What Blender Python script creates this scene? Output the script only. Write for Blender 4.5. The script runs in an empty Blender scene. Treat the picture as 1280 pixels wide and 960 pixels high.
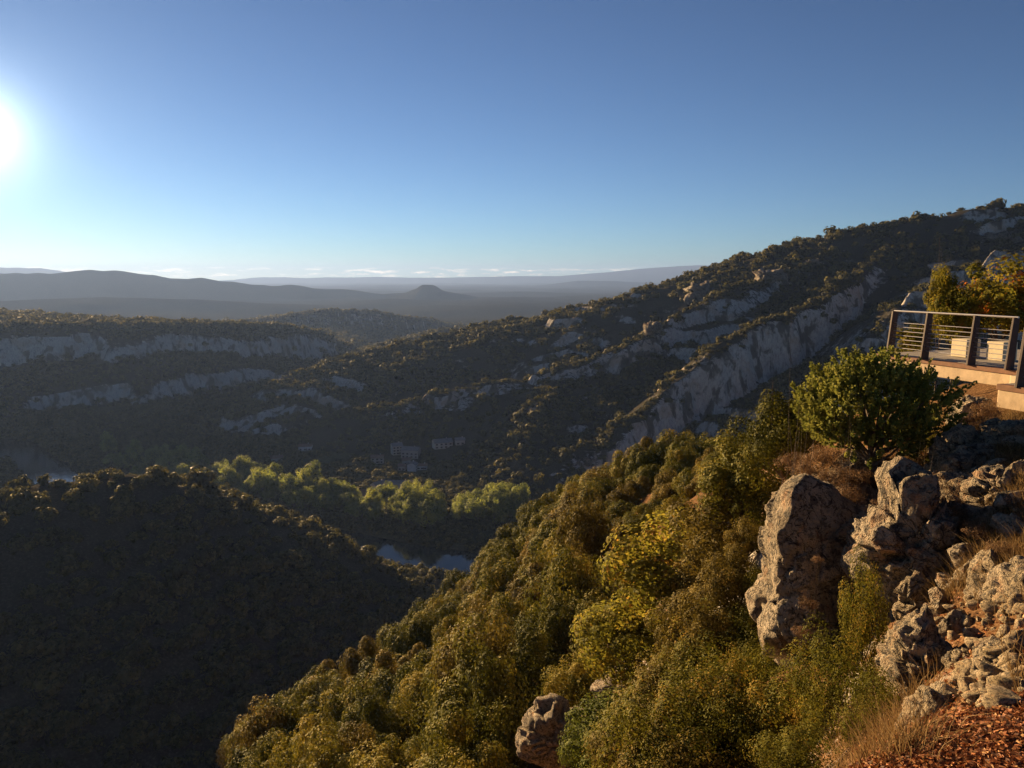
import bpy, math, random
import numpy as np
from mathutils import Vector, Matrix

R = math.radians
SC = bpy.context.scene
COL = SC.collection

# ------------------------------------------------------------------ camera
PITCH = R(8.1)
FPX = 949.0                      # focal length in pixels of the 1280 wide photograph
cam_d = bpy.data.cameras.new('camera')
cam_d.sensor_width = 36.0
cam_d.lens = 36.0 * FPX / 1280.0
cam_d.clip_start = 0.1
cam_d.clip_end = 90000
cam = bpy.data.objects.new('camera', cam_d)
COL.objects.link(cam)
cam.rotation_euler = (R(90) - PITCH, 0, 0)
SC.camera = cam

# ------------------------------------------------------------------ sky and sun
SUN_EL, SUN_AZ = R(8.6), R(-34.3)       # azimuth from +Y, negative = to the left
sun_dir = Vector((math.sin(SUN_AZ) * math.cos(SUN_EL), math.cos(SUN_AZ) * math.cos(SUN_EL), math.sin(SUN_EL)))
world = bpy.data.worlds.new('World')
SC.world = world
world.use_nodes = True
wn, wl = world.node_tree.nodes, world.node_tree.links
wn.clear()
w_out = wn.new('ShaderNodeOutputWorld')
w_bg = wn.new('ShaderNodeBackground')
w_sky = wn.new('ShaderNodeTexSky')
w_sky.sky_type = 'NISHITA'
w_sky.sun_disc = False
w_sky.sun_elevation = SUN_EL
w_sky.sun_rotation = SUN_AZ
w_sky.altitude = 300
w_sky.air_density = 0.7
w_sky.dust_density = 0.05
w_sky.ozone_density = 3.0
w_bg.inputs['Strength'].default_value = 0.05
wl.new(w_bg.outputs[0], w_out.inputs['Surface'])

sun_l = bpy.data.lights.new('sun', 'SUN')
sun_l.energy = 5.0
sun_l.angle = R(0.5)
sun_l.color = (1.0, 0.67, 0.33)
sun = bpy.data.objects.new('sun', sun_l)
sun.rotation_euler = sun_dir.to_track_quat('Z', 'Y').to_euler()
sun.location = sun_dir * 500
COL.objects.link(sun)

SC.view_settings.view_transform = 'Standard'
SC.view_settings.look = 'None'
SC.view_settings.exposure = 1.95
SC.view_settings.gamma = 1.0
SC.view_settings.use_curve_mapping = False
cy = SC.cycles
cy.use_denoising = True
cy.denoiser = 'OPENIMAGEDENOISE'
cy.max_bounces = 5
cy.diffuse_bounces = 3
cy.glossy_bounces = 2
cy.transmission_bounces = 3
cy.volume_bounces = 0
cy.transparent_max_bounces = 6
cy.sample_clamp_indirect = 4.0
cy.use_adaptive_sampling = True
cy.adaptive_threshold = 0.02
cy.caustics_reflective = False
cy.caustics_refractive = False

# clouds: a thin band of small bright cumulus low over the horizon
def N(nodes, kind, **kw):
    n = nodes.new(kind)
    for k, v in kw.items():
        setattr(n, k, v)
    return n
def math_node(nt, op, a, b=None, clamp=False):
    n = nt.nodes.new('ShaderNodeMath'); n.operation = op; n.use_clamp = clamp
    for i, v in enumerate((a, b)):
        if v is None: continue
        if isinstance(v, (int, float)): n.inputs[i].default_value = v
        else: nt.links.new(v, n.inputs[i])
    return n.outputs[0]
def maprange(nt, v, a, b, c=0.0, d=1.0, smooth=True):
    n = nt.nodes.new('ShaderNodeMapRange')
    n.interpolation_type = 'SMOOTHSTEP' if smooth else 'LINEAR'
    nt.links.new(v, n.inputs[0])
    for i, q in enumerate((a, b, c, d)): n.inputs[i + 1].default_value = q
    return n.outputs[0]
wt = world.node_tree
tc = N(wn, 'ShaderNodeTexCoord')
sep = N(wn, 'ShaderNodeSeparateXYZ'); wl.new(tc.outputs['Generated'], sep.inputs[0])
mp = N(wn, 'ShaderNodeMapping'); wl.new(tc.outputs['Generated'], mp.inputs[0])
mp.inputs['Scale'].default_value = (22, 22, 190)
nz = N(wn, 'ShaderNodeTexNoise'); wl.new(mp.outputs[0], nz.inputs['Vector'])
nz.inputs['Scale'].default_value = 1.6; nz.inputs['Detail'].default_value = 6; nz.inputs['Roughness'].default_value = 0.6
cl = maprange(wt, nz.outputs[0], 0.50, 0.68)
band = math_node(wt, 'MULTIPLY', maprange(wt, sep.outputs[2], -0.004, 0.001), maprange(wt, sep.outputs[2], 0.006, 0.013, 1, 0))
cl = math_node(wt, 'MULTIPLY', math_node(wt, 'MULTIPLY', cl, band), 0.75)
hsv = N(wn, 'ShaderNodeHueSaturation')
tint = N(wn, 'ShaderNodeMixRGB', blend_type='MULTIPLY'); tint.inputs[0].default_value = 1.0
wl.new(w_sky.outputs[0], tint.inputs[1]); tint.inputs[2].default_value = (0.87, 0.99, 1.05, 1)     # white balance
gam = N(wn, 'ShaderNodeGamma'); wl.new(tint.outputs[0], gam.inputs[0]); gam.inputs[1].default_value = 1.2
wl.new(gam.outputs[0], hsv.inputs['Color'])
hsv.inputs['Saturation'].default_value = 0.9; hsv.inputs['Value'].default_value = 0.37
wmix = N(wn, 'ShaderNodeMixRGB')
wl.new(cl, wmix.inputs[0]); wl.new(hsv.outputs[0], wmix.inputs[1])
wmix.inputs[2].default_value = (17.0, 13.5, 9.8, 1)
# bright air close round the sun
vd = N(wn, 'ShaderNodeVectorMath', operation='DOT_PRODUCT'); wl.new(tc.outputs['Generated'], vd.inputs[0]); vd.inputs[1].default_value = sun_dir
ang = math_node(wt, 'ARCCOSINE', math_node(wt, 'MINIMUM', vd.outputs['Value'], 0.99999))
halo = math_node(wt, 'ADD', math_node(wt, 'MULTIPLY', math_node(wt, 'EXPONENT', math_node(wt, 'MULTIPLY', ang, -1 / 0.023)), 18.0),
                 math_node(wt, 'MULTIPLY', math_node(wt, 'EXPONENT', math_node(wt, 'MULTIPLY', ang, -1 / 0.11)), 0.9))
hal = N(wn, 'ShaderNodeMixRGB', blend_type='MULTIPLY'); hal.inputs[0].default_value = 1.0
hal.inputs[1].default_value = (0.86, 0.97, 1.0, 1); wl.new(halo, hal.inputs[2])
wadd = N(wn, 'ShaderNodeMixRGB', blend_type='ADD'); wadd.inputs[0].default_value = 1.0
wl.new(wmix.outputs[0], wadd.inputs[1]); wl.new(hal.outputs[0], wadd.inputs[2])
wl.new(wadd.outputs[0], w_bg.inputs['Color'])

# ------------------------------------------------------------------ helpers
CP, SP = math.cos(PITCH), math.sin(PITCH)
def ray(u, v):
    a, b = (u - 640) / FPX, (480 - v) / FPX
    return np.array([a, CP + b * SP, -SP + b * CP])
def P(u, v, Y):
    d = ray(u, v); return d * (Y / d[1])
def G(u, v, z):
    d = ray(u, v); return d * (z / d[2])

def _hash(ix, iy, iz, seed):
    h = (ix.astype(np.int64) * 374761393 + iy.astype(np.int64) * 668265263 + iz * 1274126177 + seed * 974634777) & 0xFFFFFFFF
    h = ((h ^ (h >> 13)) * 1274126177) & 0xFFFFFFFF
    h = ((h ^ (h >> 16)) * 2246822519) & 0xFFFFFFFF
    return ((h ^ (h >> 15)) & 0xFFFF) / 65535.0
def vn2(x, y, seed=0):
    ix, iy = np.floor(x), np.floor(y)
    fx, fy = x - ix, y - iy
    fx = fx * fx * (3 - 2 * fx); fy = fy * fy * (3 - 2 * fy)
    z = np.zeros_like(ix, dtype=np.int64)
    a = _hash(ix, iy, z, seed); b = _hash(ix + 1, iy, z, seed)
    c = _hash(ix, iy + 1, z, seed); d = _hash(ix + 1, iy + 1, z, seed)
    return (a + (b - a) * fx) * (1 - fy) + (c + (d - c) * fx) * fy
def fbm2(x, y, octv=4, seed=0, gain=0.5):
    s = np.zeros_like(x); a = 1.0; t = 0.0
    for o in range(octv):
        s += a * (vn2(x * 2 ** o + 17.3 * o, y * 2 ** o - 9.1 * o, seed + o) * 2 - 1); t += a; a *= gain
    return s / t
def vn3(x, y, z, seed=0):
    ix, iy, iz = np.floor(x), np.floor(y), np.floor(z)
    fx, fy, fz = x - ix, y - iy, z - iz
    fx = fx * fx * (3 - 2 * fx); fy = fy * fy * (3 - 2 * fy); fz = fz * fz * (3 - 2 * fz)
    iz = iz.astype(np.int64)
    def L(k):
        a = _hash(ix, iy, iz + k, seed); b = _hash(ix + 1, iy, iz + k, seed)
        c = _hash(ix, iy + 1, iz + k, seed); d = _hash(ix + 1, iy + 1, iz + k, seed)
        return (a + (b - a) * fx) * (1 - fy) + (c + (d - c) * fx) * fy
    l0, l1 = L(0), L(1)
    return l0 + (l1 - l0) * fz
def fbm3(p, octv=4, seed=0, gain=0.5, ridged=False):
    s = np.zeros(len(p)); a = 1.0; t = 0.0
    for o in range(octv):
        f = 2 ** o
        n = vn3(p[:, 0] * f + 11.7 * o, p[:, 1] * f - 5.3 * o, p[:, 2] * f + 3.9 * o, seed + o) * 2 - 1
        if ridged: n = 1 - 2 * np.abs(n)
        s += a * n; t += a; a *= gain
    return s / t
def sstep(a, b, x):
    t = np.clip((x - a) / (b - a), 0, 1); return t * t * (3 - 2 * t)
def smax(a, b, k):
    h = np.maximum(k - np.abs(a - b), 0) / k
    return np.maximum(a, b) + h * h * k * 0.25

def mesh_np(name, verts, faces, smooth=False, attrs=None):
    """faces: (n, k) int array of equal-sized polygons"""
    me = bpy.data.meshes.new(name)
    verts = np.ascontiguousarray(verts, dtype=np.float32); faces = np.ascontiguousarray(faces, dtype=np.int32)
    n, k = faces.shape
    me.vertices.add(len(verts)); me.vertices.foreach_set('co', verts.ravel())
    me.loops.add(n * k); me.loops.foreach_set('vertex_index', faces.ravel())
    me.polygons.add(n)
    me.polygons.foreach_set('loop_start', np.arange(0, n * k, k, dtype=np.int32))
    me.polygons.foreach_set('loop_total', np.full(n, k, dtype=np.int32))
    if smooth: me.polygons.foreach_set('use_smooth', np.ones(n, dtype=bool))
    if attrs:
        for an, av in attrs.items():
            at = me.attributes.new(an, 'FLOAT', 'POINT'); at.data.foreach_set('value', np.ascontiguousarray(av, dtype=np.float32))
    me.update(calc_edges=True)
    return me
def link(name, me, mat=None, parent=None, loc=None):
    o = bpy.data.objects.new(name, me)
    COL.objects.link(o)
    if mat is not None and not me.materials: me.materials.append(mat)
    if parent is not None: o.parent = parent
    if loc is not None: o.location = loc
    return o
def empty(name, loc, rz=0.0, scale=(1, 1, 1)):
    o = bpy.data.objects.new(name, None); COL.objects.link(o)
    o.empty_display_size = 0.2
    o.location = loc; o.rotation_euler = (0, 0, rz); o.scale = scale
    return o
def tag(o, label, cat, group=None):
    o['label'] = label; o['category'] = cat
    if group: o['group'] = group
    return o
def structure(o): o['kind'] = 'structure'; return o
def stuff(o, label=None, cat=None):
    o['kind'] = 'stuff'
    if label: o['label'] = label; o['category'] = cat
    return o
class MB:
    def __init__(s): s.v = []; s.f = []
    def hexa(s, c8):
        b = len(s.v); s.v += [tuple(c) for c in c8]
        s.f += [(b, b+3, b+2, b+1), (b+4, b+5, b+6, b+7), (b, b+1, b+5, b+4), (b+1, b+2, b+6, b+5), (b+2, b+3, b+7, b+6), (b+3, b, b+4, b+7)]
    def box(s, x0, x1, y0, y1, z0, z1):
        s.hexa([(x0,y0,z0),(x1,y0,z0),(x1,y1,z0),(x0,y1,z0),(x0,y0,z1),(x1,y0,z1),(x1,y1,z1),(x0,y1,z1)])
    def tube(s, pts, rad, seg=8):
        pts = [Vector(p) for p in pts]; base = len(s.v); n = len(pts)
        for i, p in enumerate(pts):
            t = (pts[min(i+1, n-1)] - pts[max(i-1, 0)]).normalized()
            a = t.orthogonal().normalized(); b = t.cross(a)
            for k in range(seg):
                q = 2 * math.pi * k / seg
                s.v.append(tuple(p + (a * math.cos(q) + b * math.sin(q)) * rad[i]))
        for i in range(n - 1):
            for k in range(seg):
                s.f.append((base+i*seg+k, base+i*seg+(k+1)%seg, base+(i+1)*seg+(k+1)%seg, base+(i+1)*seg+k))
        s.f.append(tuple(base + k for k in range(seg))[::-1]); s.f.append(tuple(base+(n-1)*seg+k for k in range(seg)))
    def mesh(s, name):
        me = bpy.data.meshes.new(name); me.from_pydata(s.v, [], s.f); me.update(); return me
    def build(s, name, mat, parent=None, bevel=0.0):
        o = link(name, s.mesh(name), mat, parent)
        if bevel:
            m = o.modifiers.new('bevel', 'BEVEL'); m.width = bevel; m.segments = 2; m.limit_method = 'ANGLE'
        return o

# ------------------------------------------------------------------ materials
def material(name):
    m = bpy.data.materials.new(name); m.use_nodes = True
    nt = m.node_tree; nt.nodes.clear()
    out = nt.nodes.new('ShaderNodeOutputMaterial')
    return m, nt, out
def ramp(nt, fac, stops):
    r = nt.nodes.new('ShaderNodeValToRGB'); nt.links.new(fac, r.inputs[0])
    el = r.color_ramp.elements
    while len(el) < len(stops): el.new(0.5)
    for e, (p, c) in zip(el, stops): e.position = p; e.color = (*c, 1)
    return r.outputs[0]
def noise(nt, vec, scale, detail=5, rough=0.55, dist=0.0):
    n = nt.nodes.new('ShaderNodeTexNoise'); n.inputs['Scale'].default_value = scale
    n.inputs['Detail'].default_value = detail; n.inputs['Roughness'].default_value = rough; n.inputs['Distortion'].default_value = dist
    if vec is not None: nt.links.new(vec, n.inputs['Vector'])
    return n.outputs[0]
def mixc(nt, f, a, b, mode='MIX'):
    n = nt.nodes.new('ShaderNodeMixRGB'); n.blend_type = mode
    for i, q in enumerate((f, a, b)):
        if isinstance(q, (int, float)): n.inputs[i].default_value = q
        elif isinstance(q, tuple): n.inputs[i].default_value = (*q, 1)
        else: nt.links.new(q, n.inputs[i])
    return n.outputs[0]
def principled(nt, out, color, rough=0.8, spec=0.3, normal=None):
    b = nt.nodes.new('ShaderNodeBsdfPrincipled')
    if isinstance(color, tuple): b.inputs['Base Color'].default_value = (*color, 1)
    else: nt.links.new(color, b.inputs['Base Color'])
    b.inputs['Roughness'].default_value = rough
    b.inputs['Specular IOR Level'].default_value = spec
    if normal is not None: nt.links.new(normal, b.inputs['Normal'])
    if out is not None: nt.links.new(b.outputs[0], out.inputs['Surface'])
    return b
def bump(nt, h, strength, dist):
    b = nt.nodes.new('ShaderNodeBump'); b.inputs['Strength'].default_value = strength; b.inputs['Distance'].default_value = dist
    nt.links.new(h, b.inputs['Height']); return b.outputs[0]
def geo(nt): return nt.nodes.new('ShaderNodeNewGeometry')

def leaf_material(name, stops, trans=0.42, rough=0.7, spec=0.05, var=0.35):
    m, nt, out = material(name)
    at = nt.nodes.new('ShaderNodeAttribute'); at.attribute_name = 'tint'
    oi = nt.nodes.new('ShaderNodeObjectInfo')
    f = math_node(nt, 'ADD', at.outputs['Fac'], math_node(nt, 'MULTIPLY', math_node(nt, 'SUBTRACT', oi.outputs['Random'], 0.5), var), clamp=True)
    c = ramp(nt, f, stops)
    b = principled(nt, None, c, rough, spec)
    t = nt.nodes.new('ShaderNodeBsdfTranslucent'); nt.links.new(c, t.inputs[0])
    mx = nt.nodes.new('ShaderNodeMixShader'); mx.inputs[0].default_value = trans
    nt.links.new(b.outputs[0], mx.inputs[1]); nt.links.new(t.outputs[0], mx.inputs[2])
    nt.links.new(mx.outputs[0], out.inputs['Surface'])
    return m
M = {}
M['oak_leaf'] = leaf_material('holm_oak_leaf', [(0, (0.045, 0.049, 0.009)), (0.4, (0.105, 0.106, 0.016)), (0.75, (0.183, 0.159, 0.022)), (1, (0.278, 0.211, 0.034))], var=0.55, trans=0.22)
M['brown_leaf'] = leaf_material('brown_oak_leaf', [(0, (0.056, 0.042, 0.010)), (0.5, (0.125, 0.098, 0.019)), (0.85, (0.188, 0.140, 0.031)), (1, (0.276, 0.182, 0.040))], trans=0.25)
M['yellow_leaf'] = leaf_material('yellow_maple_leaf', [(0, (0.099, 0.101, 0.015)), (0.5, (0.220, 0.204, 0.029)), (0.85, (0.308, 0.242, 0.035)), (1, (0.352, 0.187, 0.033))], trans=0.5)
M['autumn_leaf'] = leaf_material('autumn_leaf', [(0, (0.08, 0.085, 0.012)), (0.5, (0.17, 0.15, 0.020)), (0.90, (0.26, 0.19, 0.022)), (1, (0.32, 0.10, 0.015))], trans=0.5, var=0.2)
M['juniper_leaf'] = leaf_material('juniper_leaf', [(0, (0.066, 0.086, 0.019)), (0.5, (0.158, 0.172, 0.034)), (1, (0.264, 0.251, 0.059))], trans=0.35)
M['box_leaf'] = leaf_material('box_shrub_leaf', [(0, (0.047, 0.053, 0.008)), (0.5, (0.117, 0.112, 0.015)), (0.85, (0.179, 0.156, 0.022)), (1, (0.260, 0.164, 0.027))], trans=0.28)
M['green_leaf'] = leaf_material('green_shrub_leaf', [(0, (0.048, 0.062, 0.011)), (0.5, (0.103, 0.124, 0.020)), (1, (0.207, 0.207, 0.034))], trans=0.35)
M['heath'] = leaf_material('dry_heath_twig', [(0, (0.069, 0.041, 0.021)), (0.5, (0.155, 0.092, 0.046)), (1, (0.276, 0.161, 0.081))], trans=0.2, spec=0.1)
M['grass'] = leaf_material('dry_grass_blade', [(0, (0.10, 0.06, 0.024)), (0.5, (0.21, 0.135, 0.055)), (1, (0.33, 0.23, 0.11))], trans=0.3, spec=0.1)
M['litter'] = leaf_material('fallen_oak_leaf', [(0, (0.081, 0.030, 0.014)), (0.4, (0.230, 0.078, 0.027)), (0.75, (0.365, 0.142, 0.047)), (1, (0.486, 0.284, 0.121))], trans=0.15, spec=0.25)
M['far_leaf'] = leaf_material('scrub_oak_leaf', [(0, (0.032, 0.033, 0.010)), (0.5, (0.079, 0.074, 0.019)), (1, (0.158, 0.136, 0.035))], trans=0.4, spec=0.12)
M['river_leaf'] = leaf_material('poplar_leaf', [(0, (0.057, 0.075, 0.017)), (0.5, (0.235, 0.276, 0.052)), (1, (0.377, 0.380, 0.075))], trans=0.55, spec=0.2)

m, nt, out = material('bark'); g = geo(nt)
nz1 = noise(nt, g.outputs['Position'], 14)
principled(nt, out, ramp(nt, nz1, [(0.3, (0.045, 0.034, 0.026)), (0.7, (0.15, 0.12, 0.095))]), 0.9, 0.1, bump(nt, nz1, 0.6, 0.02)); M['bark'] = m

def rock_material(name, scale, warm=0.0, rust=0.35):
    m, nt, out = material(name); g = geo(nt); pos = g.outputs['Position']
    a = noise(nt, pos, 0.9 * scale, 6, 0.6, 0.4); b = noise(nt, pos, 4.5 * scale, 6, 0.65); c = noise(nt, pos, 18 * scale, 4, 0.6)
    base = ramp(nt, a, [(0.28, (0.13 + warm, 0.11 + warm * .6, 0.09)), (0.5, (0.25 + warm, 0.215 + warm * .6, 0.17)), (0.72, (0.38 + warm, 0.33 + warm * .5, 0.265))])
    lich = maprange(nt, b, 0.50, 0.60)
    base = mixc(nt, math_node(nt, 'MULTIPLY', lich, 0.82), base, (0.07, 0.066, 0.060))
    ck = noise(nt, pos, 2.6 * scale, 3, 0.5, 1.2); crk = math_node(nt, 'ABSOLUTE', math_node(nt, 'SUBTRACT', ck, 0.5))
    base = mixc(nt, maprange(nt, crk, 0.0, 0.022, 0.85, 0.0), base, (0.035, 0.03, 0.026))
    rs = maprange(nt, noise(nt, pos, 1.7 * scale, 4, 0.6, 0.8), 0.52, 0.72)
    base = mixc(nt, math_node(nt, 'MULTIPLY', rs, rust), base, (0.34, 0.17, 0.08))
    h = math_node(nt, 'ADD', math_node(nt, 'MULTIPLY', b, 0.6), math_node(nt, 'MULTIPLY', c, 0.5))
    h = math_node(nt, 'ADD', h, maprange(nt, crk, 0.0, 0.03, -0.5, 0.0))
    principled(nt, out, base, 0.9, 0.15, bump(nt, h, 1.0, 0.22 / scale))
    return m
M['rock'] = rock_material('limestone', 1.6, 0.035, 0.5)
M['rock_warm'] = rock_material('ochre_limestone', 3.0, 0.06, 0.55)
M['stone'] = rock_material('scree_limestone', 9.0, 0.10, 0.5)
M['crag'] = rock_material('crag_limestone', 0.11, 0.0, 0.3)

def ground_material(name, soil, dark, patch, rock_lo, rock_hi, far):
    """soil and pale rock by the real slope of the surface, with noise"""
    m, nt, out = material(name); g = geo(nt); pos = g.outputs['Position']
    sep = nt.nodes.new('ShaderNodeSeparateXYZ'); nt.links.new(g.outputs['True Normal'], sep.inputs[0])
    k = 1.0 / far
    mpn = nt.nodes.new('ShaderNodeMapping'); nt.links.new(pos, mpn.inputs[0]); mpn.inputs['Scale'].default_value = (1, 1, 0.45)
    a = noise(nt, mpn.outputs[0], 2.2 * k, 7, 0.62, 0.3); b = noise(nt, pos, 9 * k, 5, 0.6); big = noise(nt, pos, 0.35 * k, 4, 0.5)
    vert = noise(nt, mpn.outputs[0], 5.0 * k, 6, 0.65, 0.6)
    s = ramp(nt, b, [(0.3, dark), (0.55, soil), (0.8, patch)])
    rk = ramp(nt, vert, [(0.28, (0.14, 0.13, 0.12)), (0.46, (0.33, 0.31, 0.28)), (0.70, (0.50, 0.46, 0.41))])
    rk = mixc(nt, math_node(nt, 'MULTIPLY', maprange(nt, big, 0.5, 0.66), 0.5), rk, (0.30, 0.20, 0.12))
    veg = maprange(nt, noise(nt, mpn.outputs[0], 0.75 * k, 5, 0.6, 0.5), 0.50, 0.60)
    rk = mixc(nt, math_node(nt, 'MULTIPLY', veg, 0.8), rk, dark)
    steep = math_node(nt, 'ADD', math_node(nt, 'SUBTRACT', 1.0, sep.outputs[2]), math_node(nt, 'MULTIPLY', math_node(nt, 'SUBTRACT', a, 0.5), 0.55))
    f = maprange(nt, steep, rock_lo, rock_hi)
    col = mixc(nt, f, s, rk)
    principled(nt, out, col, 1.0, 0.0, bump(nt, math_node(nt, 'ADD', a, math_node(nt, 'MULTIPLY', b, 0.5)), 0.8, 0.9 * far * 0.12))
    return m
M['hill_ground'] = ground_material('scrub_hillside', (0.045, 0.040, 0.028), (0.024, 0.023, 0.017), (0.11, 0.10, 0.08), 0.25, 0.42, 9.0)
M['near_ground'] = ground_material('stony_slope', (0.135, 0.075, 0.038), (0.06, 0.036, 0.020), (0.27, 0.18, 0.10), 0.42, 0.62, 0.55)
M['far_ground'] = ground_material('distant_hillside', (0.034, 0.034, 0.024), (0.022, 0.024, 0.018), (0.055, 0.05, 0.036), 0.34, 0.5, 60.0)
M['valley_ground'] = ground_material('valley_meadow', (0.075, 0.072, 0.036), (0.045, 0.045, 0.024), (0.13, 0.115, 0.065), 0.5, 0.8, 14.0)

m, nt, out = material('river_water'); g = geo(nt)
b = principled(nt, out, (0.012, 0.020, 0.020), 0.06, 0.5, bump(nt, noise(nt, g.outputs['Position'], 0.35, 3), 0.25, 0.15)); b.inputs['IOR'].default_value = 1.33; M['water'] = m
def plain(name, c, rough=0.7, spec=0.3, nscale=None, amt=0.25, metal=0.0, bmp=0.0):
    m, nt, out = material(name)
    if nscale:
        g = geo(nt); nn = noise(nt, g.outputs['Position'], nscale, 6, 0.6)
        cc = ramp(nt, nn, [(0.25, tuple(x * (1 - amt) for x in c)), (0.75, tuple(min(1, x * (1 + amt)) for x in c))])
        b = principled(nt, out, cc, rough, spec, bump(nt, nn, 0.5, bmp) if bmp else None)
    else: b = principled(nt, out, c, rough, spec)
    b.inputs['Metallic'].default_value = metal
    M[name] = m
plain('concrete', (0.52, 0.40, 0.26), 0.9, 0.15, 6, 0.22, bmp=0.01)
plain('trim_brown', (0.20, 0.10, 0.055), 0.7, 0.2, 9, 0.3)
plain('decking', (0.30, 0.27, 0.23), 0.8, 0.2, 5, 0.25)
plain('post_steel', (0.045, 0.022, 0.016), 0.6, 0.35, 8, 0.3)
plain('rail_steel', (0.55, 0.53, 0.50), 0.35, 0.5, metal=0.8)
plain('cream_stone', (0.62, 0.53, 0.36), 0.9, 0.15, 5, 0.12, bmp=0.01)
plain('house_wall', (0.42, 0.36, 0.31), 0.9, 0.1, 0.4, 0.2)
plain('white_wall', (0.60, 0.57, 0.54), 0.9, 0.1, 0.4, 0.15)
plain('roof_tile', (0.20, 0.115, 0.085), 0.9, 0.1, 0.7, 0.3)
plain('grey_roof', (0.20, 0.18, 0.175), 0.8, 0.2, 0.6, 0.2)
plain('window_glass', (0.02, 0.022, 0.026), 0.15, 0.5)
plain('shutter_wood', (0.16, 0.12, 0.09), 0.8, 0.2)
plain('track_gravel', (0.24, 0.22, 0.19), 0.95, 0.1, 0.3, 0.25)

# ------------------------------------------------------------------ terrain field
RIV = -181.0
def PX(lst, dz=0.0):
    o = np.array([P(*q) for q in lst]); o[:, 2] += dz; return o
def ridge(X, Y, pts, soft=14.0):
    L = np.concatenate([[0], np.cumsum(np.hypot(np.diff(pts[:, 0]), np.diff(pts[:, 1])))]); tot = L[-1]
    D, Z, S, W = [], [], [], []
    for i in range(len(pts) - 1):
        a, b = pts[i], pts[i + 1]; ex, ey = b[0] - a[0], b[1] - a[1]; l2 = ex * ex + ey * ey
        t = np.clip(((X - a[0]) * ex + (Y - a[1]) * ey) / l2, 0, 1)
        dx, dy = X - a[0] - t * ex, Y - a[1] - t * ey
        d = np.sqrt(dx * dx + dy * dy)
        D.append(d); Z.append(a[2] + t * (b[2] - a[2])); S.append((L[i] + t * (L[i + 1] - L[i])) / tot)
        W.append((ex * dy - ey * dx) / (math.sqrt(l2) * d + 1e-6))
    D = np.array(D, dtype=np.float32); dm = D.min(0)
    w = np.exp(-np.minimum((D - dm) / (soft + 0.12 * dm), 30)); w /= w.sum(0)
    mixw = lambda q: (w * np.array(q, dtype=np.float32)).sum(0).astype(float)
    return dm.astype(float), mixw(Z), mixw(S), mixw(W)        # side: +1 left of the travel direction, -1 right
def MIX(f, a, b): return a * f + b * (1 - f)

HA  = PX([(-700,760,330),(-350,700,335),(-120,645,340),(0,612,342),(60,588,346),(130,586,348),(210,610,358),(300,638,378),(420,668,412),(520,695,436),(600,718,452)], -5)
HA2 = PX([(150,590,345),(60,640,310),(-120,690,275)], -2)
CC  = PX([(175,548,850),(210,532,870),(260,508,900),(340,473,950),(440,443,1010),(540,418,1050),(640,398,1060),(740,378,1040),(820,355,1015),(870,338,1000),(930,318,970),(1000,301,940),(1080,283,910),(1160,270,880),(1280,256,850),(1500,240,830),(1900,235,800)], -3)
CR2 = PX([(1040,312,900),(1000,333,850),(940,352,815),(885,372,795),(840,392,780),(805,420,765),(715,452,775),(640,474,790),(540,495,805),(440,515,820)], -2)
CR1 = PX([(1120,300,850),(1060,345,760),(1030,372,725),(960,396,690),(900,424,668),(845,472,652),(790,516,640),(740,550,632),(690,585,625)], -2)
CR3 = PX([(760,480,735),(715,505,715),(660,545,700),(610,580,690)], -2)
CR4 = PX([(1400,300,700),(1280,308,680),(1200,335,670),(1130,372,660),(1060,440,640)], -2)
PD  = PX([(-1400,395,1000),(-600,400,1010),(-200,403,1030),(0,406,1060),(180,405,1150),(300,405,1300),(345,407,1400),(400,414,1600),(440,432,1750)], -3)
PE  = PX([(335,400,2300),(380,391,2350),(420,387,2400),(460,389,2450),(520,397,2500),(560,405,2600),(600,410,2700)], -3)
PE2 = PX([(425,449,1350),(480,431,1500),(550,413,1800),(600,406,2000),(650,402,2300)], -2)
FA0 = PX([(-600,378,3700),(0,376,3800),(130,371,4000),(240,374,4100),(340,379,4200),(430,382,4400)])
FA  = PX([(-700,335,5600),(-300,333,5700),(0,341,5800),(60,341,5800),(105,337,5900),(150,338,5900),(190,343,5950),(215,348,6000),(250,347,6000),(290,352,6000),(338,357,6000),(362,355,6000),(395,360,6000),(440,362,6000),(480,367,6000),(505,366,6000),(519,361,6000),(527,355,6000),(540,355,6000),(556,363,6000),(580,367,6000),(620,376,6000),(660,388,6000),(700,402,6000)])
FA1 = PX([(280,366,8800),(380,367,8700),(470,371,8600),(560,374,8600),(620,369,8700),(690,366,8800),(740,372,8900),(800,380,9000)])
FG0 = PX([(-500,330,15000),(-100,333,15000),(0,334,15000),(50,335,15000),(90,341,15000),(140,350,15000)])
FG1 = PX([(560,378,13000),(620,366,13000),(680,356,13000),(720,351,13000),(770,351,13000),(830,354,13000),(880,347,13000),(1000,338,13000)])
FG  = PX([(150,356,20000),(270,351,20000),(330,346,20000),(380,347,20000),(470,346,20000),(560,347,20000),(640,345,20000),(700,345,20000),(745,341,20000),(800,336,20000),(850,332,20000),(900,331,20000),(1100,328,20000)])
RIVER = np.array([(420,330,0),(260,400,0),(120,440,0),(20,440,0),(-80,478,0),(-180,532,0),(-300,600,0),(-400,655,0),(-470,730,0),(-540,800,0),(-700,860,0),(-1100,900,0)], dtype=float)

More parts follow.
